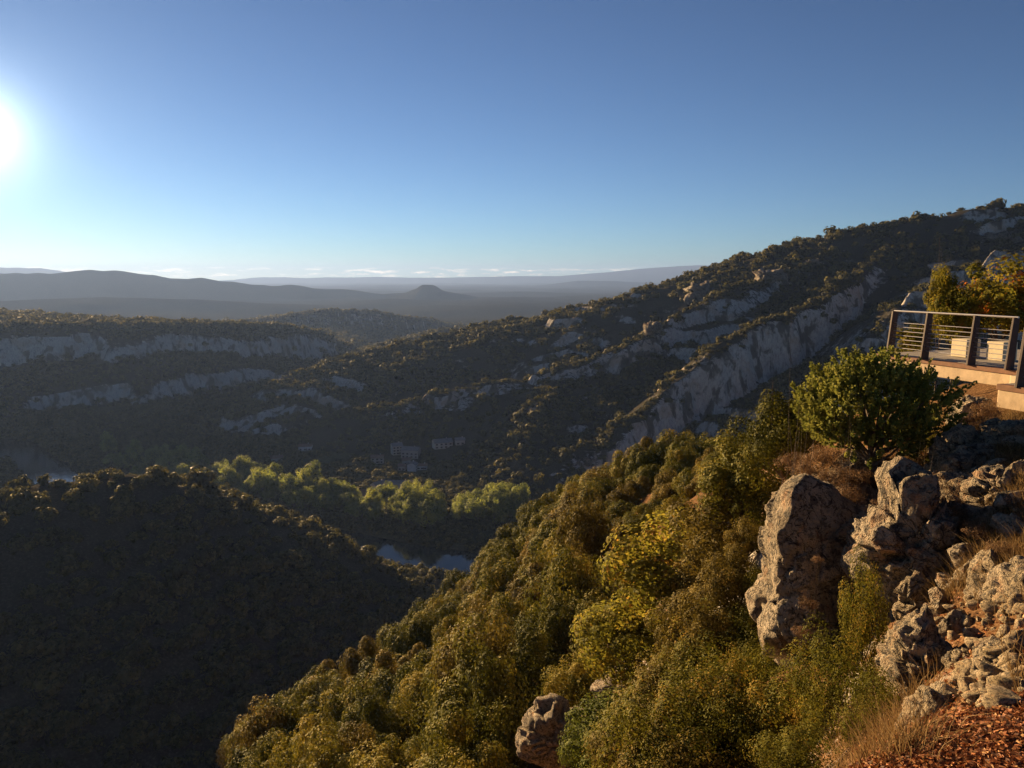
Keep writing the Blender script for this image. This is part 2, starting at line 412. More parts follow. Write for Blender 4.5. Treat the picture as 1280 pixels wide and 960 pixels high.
# near slope: thin plate spline through surveyed points
near_px = [(1280,522,12.3),(1280,600,10),(1280,760,6.6),(1280,880,4.6),(1200,930,4.3),(1130,912,4.7),(1190,840,5.7),(1180,765,7.7),
 (1190,600,11.5),(1232,532,13),(1130,600,12.5),(1090,592,15.5),(1040,592,13.8),(1000,604,13.4),(965,835,10.3),(1095,805,8.8),
 (1060,965,6.0),(940,965,9.5),(980,650,17.5),(930,700,24),(950,585,33),(900,605,60),(830,612,90),(760,636,120),(690,664,150),(600,748,170),
 (560,805,140),(480,858,110),(380,938,90),(280,1010,75),(700,765,75),(760,855,40),(600,905,55),(880,712,30),(870,855,22),(960,905,13),
 (1010,935,9.5),(700,955,36),(820,660,62),(480,960,66),(640,830,80)]
near_xyz = [(0,0,-2),(3.5,2.2,-2.5),(8,5,-2.6),(14,9,-2.0),(16,16,-2.6),(9.6,14,-3.0),(9.3,16,-3.1),(11.5,15.5,-3.0),(13,26,-4.6),(20,34,-8),(-3,2,-4),(-8,5,-8),(-18,12,-17),(-40,24,-36),(-70,50,-64),(-110,80,-108),(-140,20,-110),
 (-75,110,-98),(-105,140,-135),(-60,160,-112),(-50,200,-130),(-10,205,-108),(-5,250,-150),(40,190,-72),(50,240,-105),(80,150,-42),(110,220,-80),(120,300,-140),(40,70,-24),(60,110,-38),(90,90,-30),(60,40,-12),(150,150,-40),(150,60,-6),(0,320,-175),(-150,200,-165),(-200,120,-160)]
NP = np.array([P(*q) for q in near_px] + [np.array(q, float) for q in near_xyz])
def _tps(r2): return np.where(r2 > 1e-9, 0.5 * r2 * np.log(r2 + 1e-12), 0)
n = len(NP); SCL = 10.0
A = NP[:, :2] / SCL
K = _tps(((A[:, None] - A[None]) ** 2).sum(-1)) + np.eye(n) * 0.003
PM = np.c_[np.ones(n), A]
Wt = np.linalg.solve(np.block([[K, PM], [PM.T, np.zeros((3, 3))]]), np.r_[NP[:, 2], np.zeros(3)])
def near_field(X, Y):
    z = np.full(X.shape, -600.0); r = np.hypot(X, Y); k = r < 420
    x, y = X[k] / SCL, Y[k] / SCL; s = Wt[n] + Wt[n+1] * x + Wt[n+2] * y
    for i in range(n): s = s + Wt[i] * _tps((x - A[i, 0]) ** 2 + (y - A[i, 1]) ** 2)
    rr = r[k]; xx, yy = X[k], Y[k]
    s = s + fbm2(xx / 2.2, yy / 2.2, 4, 5) * 0.42 * sstep(4, 9, rr) + fbm2(xx / 0.55, yy / 0.55, 3, 9) * 0.09 + fbm2(xx / 14, yy / 14, 3, 12) * 1.6 * sstep(25, 60, rr)
    z[k] = s - sstep(280, 420, rr) * 300
    return z

CLASSES = ['valley_floor', 'wooded_hill', 'mountain_ridge', 'plateau', 'distant_hills', 'stony_slope']
def field(X, Y, want_class=False):
    X = np.asarray(X, float); Y = np.asarray(Y, float)
    r = np.hypot(X, Y)
    wa = sstep(200, 700, r) * 0.6 + 0.4
    wx = X + fbm2(X / 85, Y / 85, 3, 21) * 13 * wa + fbm2(X / 420, Y / 420, 2, 31) * 40 * sstep(1200, 2500, r)
    wy = Y + fbm2(X / 85, Y / 85, 3, 41) * 13 * wa + fbm2(X / 420, Y / 420, 2, 51) * 40 * sstep(1200, 2500, r)
    H = -178.5 + fbm2(X / 130, Y / 130, 3, 61) * 1.5 + sstep(2300, 4500, r) * (fbm2(X / 700, Y / 500, 4, 62) * 36 + 2)
    cls = np.zeros(X.shape, int); raw = H.copy()
    def add(h, c, k):
        nonlocal H, raw, cls
        cls = np.where(h > raw, c, cls); raw = np.maximum(raw, h); H = smax(H, h, k)
    cls = np.where(r > 2400, 4, cls)
    nf = fbm2(X / 38, Y / 38, 4, 71)
    # wooded hill
    k = r < 900
    def sub(fn, c, kk, mask):
        h = np.full(X.shape, -900.0)
        if mask.any(): h[mask] = fn(mask)
        add(h, c, kk)
    def hillA(k):
        d, z, s, sd = ridge(wx[k], wy[k], HA); near = sstep(-0.5, 0.5, -sd)
        return z - MIX(near, 0.10 * d + np.maximum(d - np.interp(s, [0, .5, .62, .8, 1], [70, 62, 18, 30, 60]), 0) * 0.40, 0.5 * d) + nf[k] * 3.0 * sstep(0, 40, d)
    def hillA2(k):
        d, z, s, sd = ridge(wx[k], wy[k], HA2)
        return z - 0.42 * d - 0.001 * d * d
    sub(hillA, 1, 14, k); sub(hillA2, 1, 10, k)
    # mountain ridge with its ribs and cliffs
    k = (r > 420) & (r < 2600) & (X > -900)
    crag = fbm2(X / 26, Y / 26, 4, 81) + 0.8 * fbm2(X / 70, Y / 70, 2, 83) + 0.35 * (1 - 2 * np.abs(fbm2(X / 9, Y / 9, 3, 84)))
    bign = fbm2(X / 55, Y / 55, 3, 85)
    def ridC(k):
        d, z, s, sd = ridge(wx[k], wy[k], CC); near = sstep(-0.5, 0.5, -sd)
        return z - MIX(near, 0.13 * d + np.maximum(d - np.interp(s, [0, .1, .4, .6, 1], [50, 110, 90, 25, 18]), 0) * 0.40, 0.5 * d) + nf[k] * 6 * sstep(15, 80, d)
    def rib(pts, cliff_s, cliff_h, d0, w, sl_near, sl_far, nearsign, jag=6):
        def fn(k):
            d, z, s, sd = ridge(wx[k], wy[k], pts); near = sstep(-0.5, 0.5, sd * nearsign)
            dj = d + crag[k] * jag
            ch = np.interp(s, cliff_s, cliff_h) * (1 + 0.55 * bign[k])
            dn = sl_near * d + ch * sstep(d0, d0 + w, dj) 
            return z - MIX(near, dn, sl_far * d) + nf[k] * 4 * sstep(10, 50, d)
        return fn
    sub(ridC, 2, 10, k)
    sub(rib(CR2, [0, .2, .4, .5, .62, .8, 1], [0, 10, 12, 22, 4, 10, 0], 8, 14, 0.45, 0.42, 1, 12), 2, 8, k)
    sub(rib(CR1, [0, .2, .35, .55, .75, .88, 1], [0, 8, 58, 68, 42, 14, 3], 6, 22, 0.40, 0.42, 1, 11), 2, 8, k)
    sub(rib(CR3, [0, .5, 1], [8, 12, 5], 5, 7, 0.5, 0.45, 1), 2, 8, k)
    sub(rib(CR4, [0, .3, .7, 1], [14, 26, 16, 6], 6, 10, 0.5, 0.5, 1), 2, 8, k)
    k = cls == 2
    if k.any():      # small limestone steps in the slope
        st = 17.0; q = H[k] / st + fbm2(X[k] / 120, Y[k] / 120, 3, 87) * 1.4; fr = q - np.floor(q)
        msk = sstep(0.0, 0.4, fbm2(X[k] / 75, Y[k] / 75, 3, 88) + 0.22 * sstep(860, 760, r[k]))
        H[k] += (sstep(0.35, 0.65, fr) - fr) * st * 0.95 * msk
    # plateau with gorge wall
    k = (r > 700) & (X < 900)
    def platD(k):
        d, z, s, sd = ridge(wx[k], wy[k], PD); near = sstep(-0.5, 0.5, -sd)
        ch = 26 + 14 * np.sin(s * 31) + fbm2(X[k] / 120, Y[k] / 120, 2, 91) * 22
        big_ = fbm2(X[k] / 90, Y[k] / 90, 3, 93)
        dn = 0.50 * d + np.maximum(ch, 0) * 0.8 * sstep(34, 50, d + crag[k] * 9 + big_ * 42) + 16 * sstep(-.1, .3, big_) * sstep(112, 122, d + crag[k] * 10)
        return z - MIX(near, dn, np.maximum(d - 560, 0) * 0.25) + fbm2(X[k] / 160, Y[k] / 160, 3, 95) * 5 * sstep(20, 120, d) * (sd > 0)
    def platE(k):
        d, z, s, sd = ridge(wx[k], wy[k], PE); near = sstep(-0.5, 0.5, -sd)
        return z - MIX(near, 0.3 * np.minimum(d, 40) + 30 * sstep(30, 60, d + crag[k] * 14) + np.maximum(d - 50, 0) * 0.35, 0.1 * d)
    def platE2(k):
        d, z, s, sd = ridge(wx[k], wy[k], PE2); near = sstep(-0.5, 0.5, -sd)
        return z - MIX(near, 0.45 * d, 0.3 * d)
    sub(platD, 3, 10, k); k2 = (r > 1000) & (r < 4500); sub(platE, 3, 15, k2); sub(platE2, 3, 12, k2)
    # distant ranges
    k = r > 3000
    def far(pts, sl, amp, wl):
        def fn(k):
            d, z, s, sd = ridge(X[k], Y[k], pts)
            return z - sl * d + fbm2(X[k] / wl, Y[k] / wl, 4, 99) * amp * sstep(0, wl, d)
        return fn
    sub(far(FA0, 0.10, 25, 400), 4, 20, k); sub(far(FA, 0.20, 60, 700), 4, 12, k); sub(far(FA1, 0.14, 50, 700), 4, 20, k)
    k = r > 9000
    sub(far(FG0, 0.10, 80, 1500), 4, 40, k); sub(far(FG1, 0.10, 90, 1600), 4, 40, k); sub(far(FG, 0.09, 90, 2000), 4, 40, k)
    # river bed
    k = r < 2000
    h = H
    d = np.full(X.shape, 1e6); d[k] = ridge(X[k], Y[k], RIVER)[0]
    H = np.where(d < 60, np.minimum(H, RIV - 3 + np.maximum(d - 15, 0) * 0.4), H)
    # near slope
    nz_ = near_field(X, Y)
    add(nz_, 5, 0.01) 
    H = np.maximum(H, nz_)
    return (H, cls) if want_class else H
def Hs(x, y): return float(field(np.array([x]), np.array([y]))[0])
_T = np.geomspace(1.5, 4500, 2600)
def hit(u, v, tmin=2.5):
    d = ray(u, v); d = d / math.hypot(d[0], d[1]); t = _T[_T >= tmin]
    z = grid_lookup(d[0] * t, d[1] * t)[0]; below = np.nonzero(d[2] * t < z)[0]
    if not len(below): return None
    i = below[0]; tt = np.linspace(t[max(i - 1, 0)], t[i], 16); b = np.nonzero(d[2] * tt < grid_lookup(d[0] * tt, d[1] * tt)[0])[0]
    return d * tt[b[0] if len(b) else -1]

# polar grid, finer towards the camera
NA = 680
th = np.linspace(R(-62), R(62), NA)
rr = np.r_[np.geomspace(1.2, 420, 330), np.geomspace(424, 558, 40), np.geomspace(560, 960, 310), np.geomspace(963, 1500, 110), np.geomspace(1510, 26000, 220)]; NR = len(rr)
TH, RR = np.meshgrid(th, rr)
GX, GY = RR * np.sin(TH), RR * np.cos(TH)
GZ, GC = field(GX.ravel(), GY.ravel(), True)
GZ = GZ.reshape(GX.shape); GC = GC.reshape(GX.shape)
V = np.c_[GX.ravel(), GY.ravel(), GZ.ravel()]
idx = np.arange(NA * NR).reshape(NR, NA)
F = np.stack([idx[:-1, :-1], idx[:-1, 1:], idx[1:, 1:], idx[1:, :-1]], -1).reshape(-1, 4)
F = F[:, ::-1]
FC = GC[:-1, :-1].ravel()
mats = [M['valley_ground'], M['hill_ground'], M['hill_ground'], M['hill_ground'], M['far_ground'], M['near_ground']]
for c, nm in enumerate(CLASSES):
    f = F[FC == c]
    if not len(f): continue
    used, inv = np.unique(f, return_inverse=True)
    structure(link(nm, mesh_np(nm, V[used], inv.reshape(-1, 4), smooth=True), mats[c]))
# slope on the same grid, for planting
gzr = np.gradient(GZ, axis=0) / np.gradient(RR, axis=0); gzt = np.gradient(GZ, axis=1) / (RR * (th[1] - th[0]))
GS = np.hypot(gzr, gzt)
def grid_lookup(x, y):
    r = np.hypot(x, y); t = np.arctan2(x, y)
    i = np.clip(np.searchsorted(rr, r) - 1, 0, NR - 2); j = np.clip(((t - th[0]) / (th[1] - th[0])).astype(int), 0, NA - 2)
    fr = np.clip((r - rr[i]) / (rr[i + 1] - rr[i]), 0, 1); ft = np.clip((t - th[j]) / (th[1] - th[0]), 0, 1)
    z = (GZ[i, j] * (1 - ft) + GZ[i, j + 1] * ft) * (1 - fr) + (GZ[i + 1, j] * (1 - ft) + GZ[i + 1, j + 1] * ft) * fr
    return z, GS[i, j], GC[i, j]
def gz(x, y): return float(grid_lookup(np.array([x]), np.array([y]))[0][0])

# river
rv = []; rf = []
pts = RIVER[:, :2]
for i in range(len(pts)):
    t = pts[min(i + 1, len(pts) - 1)] - pts[max(i - 1, 0)]; t = t / np.hypot(*t); nn = np.array([-t[1], t[0]])
    rv += [(*(pts[i] + nn * 45), RIV), (*(pts[i] - nn * 45), RIV)]
for i in range(len(pts) - 1): rf.append((2*i, 2*i+1, 2*i+3, 2*i+2))
structure(link('river', mesh_np('river', np.array(rv), np.array(rf)), M['water']))

# ------------------------------------------------------------------ haze
hz = MB(); hz.box(-24000, 24000, -2500, 27000, -330, 330)
m, nt, out = material('haze_air')
pv = nt.nodes.new('ShaderNodeVolumePrincipled')
pv.inputs['Color'].default_value = (0.175, 0.285, 0.62, 1)
pv.inputs['Density'].default_value = 5.6e-5
pv.inputs['Anisotropy'].default_value = 0.35
nt.links.new(pv.outputs[0], out.inputs['Volume'])
haze = stuff(hz.build('haze', m)); haze['label'] = 'pale blue haze filling the valley air'; haze['category'] = 'haze'

# ------------------------------------------------------------------ foliage
def foliage(name, seed, n, leaf, dims, nclump, clump_r, aspect=0.6, inner=0.15, up=0.0, lobes=0.5, low=-0.55):
    """n leaf faces in clumps over an uneven crown; dims = half-axes, crown centre at the origin"""
    g = np.random.default_rng(seed); dims = np.array(dims, float)
    d = g.normal(size=(nclump * 3, 3)); d /= np.linalg.norm(d, axis=1)[:, None]
    d = d[d[:, 2] > low][:nclump]
    rad = (0.62 + 0.30 * g.random(len(d))) * (1 + lobes * fbm3(d * 1.7 + seed, 2, seed))
    k = int(len(d) * inner); rad[:k] *= g.random(k) * 0.7
    cen = d * rad[:, None]
    size = clump_r * (0.65 + 0.7 * g.random(len(d)))
    ci = g.integers(0, len(d), n)
    o = g.normal(size=(n, 3)); o /= np.linalg.norm(o, axis=1)[:, None]
    pos = cen[ci] + o * (size[ci] * (0.45 + 0.55 * g.random(n) ** 0.35))[:, None]
    nrm = pos / (np.linalg.norm(pos, axis=1)[:, None] + 1e-6) * 0.7 + o * 1.0 + g.normal(size=(n, 3)) * 0.32 + np.array([0, 0, 0.15])
    nrm /= np.linalg.norm(nrm, axis=1)[:, None]
    pos = pos * dims
    t = g.normal(size=(n, 3)) + np.array([0, 0, up]) ; t -= nrm * (t * nrm).sum(1)[:, None]; t /= np.linalg.norm(t, axis=1)[:, None] + 1e-9
    b = np.cross(nrm, t)
    L = leaf * (0.6 + 0.8 * g.random(n)); t = t * L[:, None] * 0.5; b = b * (L * aspect)[:, None] * 0.5
    fold = nrm * (L * 0.12)[:, None]
    v = np.stack([pos - t, pos + b - t * 0.1 + fold, pos + t, pos - b - t * 0.1 + fold], 1).reshape(-1, 3)
    f = np.arange(4 * n).reshape(-1, 4)
    ct = 0.5 + 0.22 * g.normal(size=len(d))
    tint = np.clip(ct[ci] + 0.16 * g.normal(size=n), 0, 1)
    return mesh_np(name, v, f, attrs={'tint': np.repeat(tint, 4)}), cen * dims
def trunk_mesh(name, seed, base, top_pts, r0, nl=6, bend=0.12):
    g = random.Random(seed); mb = MB(); h = -base
    pts = [Vector((0, 0, base))]; 
    for k in range(1, 5): pts.append(Vector((g.uniform(-bend, bend) * h * k / 4, g.uniform(-bend, bend) * h * k / 4, base + h * 0.85 * k / 4)))
    mb.tube(pts, [r0, r0 * .8, r0 * .66, r0 * .5, r0 * .3], 7)
    for q in g.sample(list(range(len(top_pts))), min(nl, len(top_pts))):
        e = Vector(top_pts[q]); s = pts[g.choice((2, 3, 3))]; mid = (s + e) * 0.5 + Vector((g.uniform(-.1, .1) * h, g.uniform(-.1, .1) * h, 0.05 * h))
        mb.tube([s, mid, e], [r0 * .42, r0 * .28, r0 * .08], 5)
    return mb.mesh(name)
def tree_proto(kind, seed, n, leaf, dims, nclump, clump_r, base, r0, mat, nl=7, **kw):
    cm, cen = foliage(kind + '_crown', seed, n, leaf, dims, nclump, clump_r, **kw); cm.materials.append(mat)
    tm = trunk_mesh(kind + '_trunk', seed, base, [c for c in cen], r0, nl); tm.materials.append(M['bark'])
    return cm, tm, -base
def plant(kind, proto, x, y, z, s, rz, label, cat, group=None, sz=None, parts=('crown', 'trunk')):
    """one plant: Empty at its foot, crown and trunk as children"""
    cm, tm, h = proto
    if sz is None: sz = s
    o = empty(kind, (x, y, z), rz, (s, s, sz)); tag(o, label, cat, group)
    c = link(parts[0], cm, None, o); c.location = (0, 0, h)
    t = link(parts[1], tm, None, o); t.location = (0, 0, h)
    return o
# all prototypes have crown radius about 1
OAKS = [tree_proto('holm_oak', 100 + i, 11000, 0.088, (1, 1, 1.0), 40, 0.33, -1.45, 0.09, M['oak_leaf'], inner=0.3) for i in range(4)]
BROAKS = [tree_proto('brown_oak', 120 + i, 11000, 0.088, (1, 1, 0.95), 40, 0.33, -1.4, 0.09, M['brown_leaf'], inner=0.3) for i in range(2)]
BIGOAK = [tree_proto('broad_oak', 140 + i, 17000, 0.060, (1, 1, 1.1), 52, 0.31, -1.6, 0.07, M['oak_leaf'], nl=12, inner=0.25) for i in range(2)]
BIGBROWN = [tree_proto('broad_brown_oak', 145 + i, 15000, 0.062, (1, 1, 1.05), 52, 0.31, -1.6, 0.07, M['brown_leaf'], nl=12, inner=0.25) for i in range(2)]
YELLOW = [tree_proto('yellow_maple', 150 + i, 13000, 0.070, (1, 1, 0.95), 80, 0.28, -1.6, 0.06, M['yellow_leaf'], nl=14, inner=0.2, lobes=0.6) for i in range(2)]
AUTUMN = [tree_proto('autumn_tree', 160 + i, 9000, 0.085, (1, 1, 1.0), 60, 0.26, -1.5, 0.05, M['autumn_leaf'], nl=14, inner=0.2, lobes=0.8) for i in range(2)]
BOX = [tree_proto('box_shrub', 170 + i, 14000, 0.052, (1, 1, 1.5), 110, 0.24, -1.6, 0.045, M['box_leaf'], nl=14, inner=0.25, up=0.6, lobes=0.7, low=-0.9) for i in range(3)]
GREEN = [tree_proto('green_shrub', 180 + i, 9000, 0.075, (1, 1, 1.0), 70, 0.27, -1.3, 0.04, M['green_leaf'], nl=10, inner=0.25, lobes=0.6) for i in range(2)]
RIVERT = [tree_proto('riverside_tree', 190 + i, 3600, 0.14, (1, 1, 1.25), 30, 0.36, -1.7, 0.07, M['river_leaf'], inner=0.25) for i in range(3)]
POPLAR = [tree_proto('poplar', 195, 2600, 0.17, (1, 1, 2.6), 44, 0.36, -3.2, 0.08, M['river_leaf'], inner=0.25)]
HEATH = [tree_proto('heath_shrub', 200 + i, 5200, 0.085, (1, 1, 0.75), 70, 0.24, -0.75, 0.035, M['heath'], aspect=0.22, inner=0.3, up=1.2, lobes=0.5, low=-0.3) for i in range(3)]
rng = random.Random(7); nrg = np.random.default_rng(11)

# far woodland: simple crowns instanced on points
def far_crown(seed, n, leaf, mat, nc=16, cr=0.45):
    cm, _ = foliage('woodland_crown', seed, n, leaf, (1, 1, 0.85), nc, cr, inner=0.3, aspect=0.8); cm.materials.append(mat)
    o = bpy.data.objects.new('woodland_crown', cm); return o
def coll(name, objs):
    c = bpy.data.collections.new(name)
    for o in objs: c.objects.link(o)
    return c
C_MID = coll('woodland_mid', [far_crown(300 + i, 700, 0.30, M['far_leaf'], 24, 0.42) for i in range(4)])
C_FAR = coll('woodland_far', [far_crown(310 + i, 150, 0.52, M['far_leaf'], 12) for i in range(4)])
C_OAK = coll('woodland_oak', [bpy.data.objects.new('woodland_oak', p[0]) for p in OAKS])
def instancer(name, pts, scl, coll_, label, cat):
    me = mesh_np(name, pts, np.zeros((0, 4), int)); k = len(pts)
    for an, av, tp in (('rot', nrg.random(k) * 6.283, 'FLOAT'), ('idx', nrg.integers(0, 4, k), 'INT')):
        at = me.attributes.new(an, tp, 'POINT'); at.data.foreach_set('value', np.ascontiguousarray(av, dtype=np.float32 if tp == 'FLOAT' else np.int32))
    at = me.attributes.new('scl', 'FLOAT_VECTOR', 'POINT'); at.data.foreach_set('vector', np.ascontiguousarray(scl, dtype=np.float32).ravel())
    o = link(name, me); stuff(o, label, cat)
    ng = bpy.data.node_groups.new(name, 'GeometryNodeTree')
    ng.interface.new_socket('Geometry', in_out='INPUT', socket_type='NodeSocketGeometry')
    ng.interface.new_socket('Geometry', in_out='OUTPUT', socket_type='NodeSocketGeometry')
    gi = ng.nodes.new('NodeGroupInput'); go = ng.nodes.new('NodeGroupOutput')
    ci = ng.nodes.new('GeometryNodeCollectionInfo'); ci.inputs['Collection'].default_value = coll_
    ci.inputs['Separate Children'].default_value = True; ci.inputs['Reset Children'].default_value = True
    ip = ng.nodes.new('GeometryNodeInstanceOnPoints'); ip.inputs['Pick Instance'].default_value = True
    def attr(nm, tp):
        q = ng.nodes.new('GeometryNodeInputNamedAttribute'); q.data_type = tp; q.inputs['Name'].default_value = nm
        return q.outputs['Attribute']
    cx = ng.nodes.new('ShaderNodeCombineXYZ')
    L = ng.links.new
    L(gi.outputs[0], ip.inputs['Points']); L(ci.outputs[0], ip.inputs['Instance']); L(attr('idx', 'INT'), ip.inputs['Instance Index'])
    L(attr('rot', 'FLOAT'), cx.inputs[2]); L(cx.outputs[0], ip.inputs['Rotation']); L(attr('scl', 'FLOAT_VECTOR'), ip.inputs['Scale'])
    L(ip.outputs[0], go.inputs[0])
    md = o.modifiers.new('instances', 'NODES'); md.node_group = ng
    return o
def scatter(r0, r1, spacing, tmax=R(52)):
    xs, ys = [], []; r = r0
    while r < r1:
        s = spacing(r); k = max(1, int(2 * tmax * r / s))
        t = (np.arange(k) + nrg.random(k)) / k * 2 * tmax - tmax; q = r + (nrg.random(k) - .5) * s * 1.3
        xs.append(q * np.sin(t)); ys.append(q * np.cos(t)); r += s
    return np.concatenate(xs), np.concatenate(ys)
x, y = scatter(205, 3300, lambda r: 6.6 if r < 520 else (5.6 + (r - 520) * 0.0035))
z, sl, cl_ = grid_lookup(x, y); r = np.hypot(x, y)
dens = fbm2(x / 60, y / 60, 4, 500) + 0.35 * fbm2(x / 14, y / 14, 2, 510)
keep = np.ones(len(x), bool)
keep &= (sl < 0.80) | (nrg.random(len(x)) < 0.07)
keep &= ~((cl_ == 2) & (dens < -0.16) & (nrg.random(len(x)) < np.where(r < 780, 0.6, 0.85)))
keep &= ~((cl_ == 3) & (dens < -0.28) & (nrg.random(len(x)) < 0.6))
driv = np.full(len(x), 1e6); k = r < 1500; driv[k] = ridge(x[k], y[k], RIVER)[0]
keep &= driv > 22
dA = np.full(len(x), 1e6); k = r < 700; dA[k] = np.minimum(ridge(x[k], y[k], HA)[0], ridge(x[k], y[k], HA2)[0])
crest = (cl_ == 1) & (dA < 46)
keep &= ~(crest & (nrg.random(len(x)) < 0.42))
HOUSES = [(472,578),(496,567),(514,571),(508,580),(503,587),(516,588),(528,586),(553,559),(575,555),(462,622),(474,611),(500,609),(435,616),(382,562),(346,576)]
for u, v in HOUSES:        # clearings round the houses
    p = hit(u, v, 350)
    q = p[:2] / np.hypot(*p[:2]); al = (x - p[0]) * q[0] + (y - p[1]) * q[1]; ac = np.abs((x - p[0]) * q[1] - (y - p[1]) * q[0])
    keep &= ~((al > -21) & (al < 8) & (ac < 8))
keep &= ~((cl_ == 0) & (dens < -0.45))
spc = np.where(r < 520, 6.6, 5.6 + (r - 520) * 0.0035)
sc = spc * (0.36 + 0.46 * nrg.random(len(x)) ** 1.6) * np.where(nrg.random(len(x)) < 0.12, 1.35, 1.0)
sc = np.where(crest, sc * (0.7 + 0.45 * nrg.random(len(x))), sc)
sc3 = np.c_[sc, sc, sc * (0.75 + 0.5 * nrg.random(len(x)))]
# bushes lining the crests of the ribs
ex, ey = [], []
for pts_, n_ in ((CC, 380), (CR1, 420), (CR2, 420), (CR3, 110), (CR4, 160)):
    L_ = np.concatenate([[0], np.cumsum(np.hypot(np.diff(pts_[:, 0]), np.diff(pts_[:, 1])))]); q = nrg.random(n_) * L_[-1]
    ex.append(np.interp(q, L_, pts_[:, 0]) + nrg.normal(size=n_) * 9); ey.append(np.interp(q, L_, pts_[:, 1]) + nrg.normal(size=n_) * 9)
ex, ey = np.concatenate(ex), np.concatenate(ey); ez, esl, ecl = grid_lookup(ex, ey)
q = (np.abs(np.arctan2(ex, ey)) < R(52)) & (esl < 1.3); ex, ey, ez = ex[q], ey[q], ez[q]
es = 1.3 + 1.5 * nrg.random(len(ex))
x, y, z, r = np.r_[x, ex], np.r_[y, ey], np.r_[z, ez], np.r_[r, np.hypot(ex, ey)]; cl_ = np.r_[cl_, np.full(len(ex), 2)]; keep = np.r_[keep, np.ones(len(ex), bool)]
sc3 = np.r_[sc3, np.c_[es, es, es * 0.85]]
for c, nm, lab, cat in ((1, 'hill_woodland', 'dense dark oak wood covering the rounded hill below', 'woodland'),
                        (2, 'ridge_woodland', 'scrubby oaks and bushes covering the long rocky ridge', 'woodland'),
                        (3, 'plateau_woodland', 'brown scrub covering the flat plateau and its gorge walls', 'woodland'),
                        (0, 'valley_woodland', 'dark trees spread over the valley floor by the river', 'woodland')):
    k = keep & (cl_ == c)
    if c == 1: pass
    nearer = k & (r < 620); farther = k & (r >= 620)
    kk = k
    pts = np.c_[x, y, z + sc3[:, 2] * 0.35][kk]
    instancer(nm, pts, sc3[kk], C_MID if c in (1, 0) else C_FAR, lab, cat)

# ------------------------------------------------------------------ rocks
def uvgrid(nu, nv, ph=None):
    """closed grid on a sphere: returns theta, phi arrays and quad faces (poles as rings)"""
    th_ = np.linspace(0, 2 * math.pi, nu, endpoint=False); ph = np.linspace(-math.pi / 2, math.pi / 2, nv) if ph is None else ph; nv = len(ph)
    T_, P_ = np.meshgrid(th_, ph); i = np.arange(nu * nv).reshape(nv, nu)
    f = np.stack([i[:-1], np.roll(i, -1, 1)[:-1], np.roll(i, -1, 1)[1:], i[1:]], -1).reshape(-1, 4)
    return T_.ravel(), P_.ravel(), f
def fracture(v, s, seed, m=46, st=(1.0, 1.0, 1.5)):
    """blocks split along joints: an offset per block and the depth of the joint"""
    g = np.random.default_rng(seed + 500); q = v / s * np.array(st)
    q = q + np.c_[fbm3(q * 1.6 + 1, 3, seed + 1), fbm3(q * 1.6 + 5, 3, seed + 2), fbm3(q * 1.6 + 9, 3, seed + 3)] * 0.22
    c_ = g.uniform(-1.5, 1.5, (m, 3)) * np.array([1, 1, 1.4]); d_ = ((q[:, None] - c_[None]) ** 2).sum(-1)
    i_ = np.argsort(d_, 1)[:, :2]; r_ = np.arange(len(q)); f1, f2 = np.sqrt(d_[r_, i_[:, 0]]), np.sqrt(d_[r_, i_[:, 1]])
    return g.uniform(-1, 1, m)[i_[:, 0]] * sstep(0, 0.10, f2 - f1), 1 - sstep(0.0, 0.07, f2 - f1)
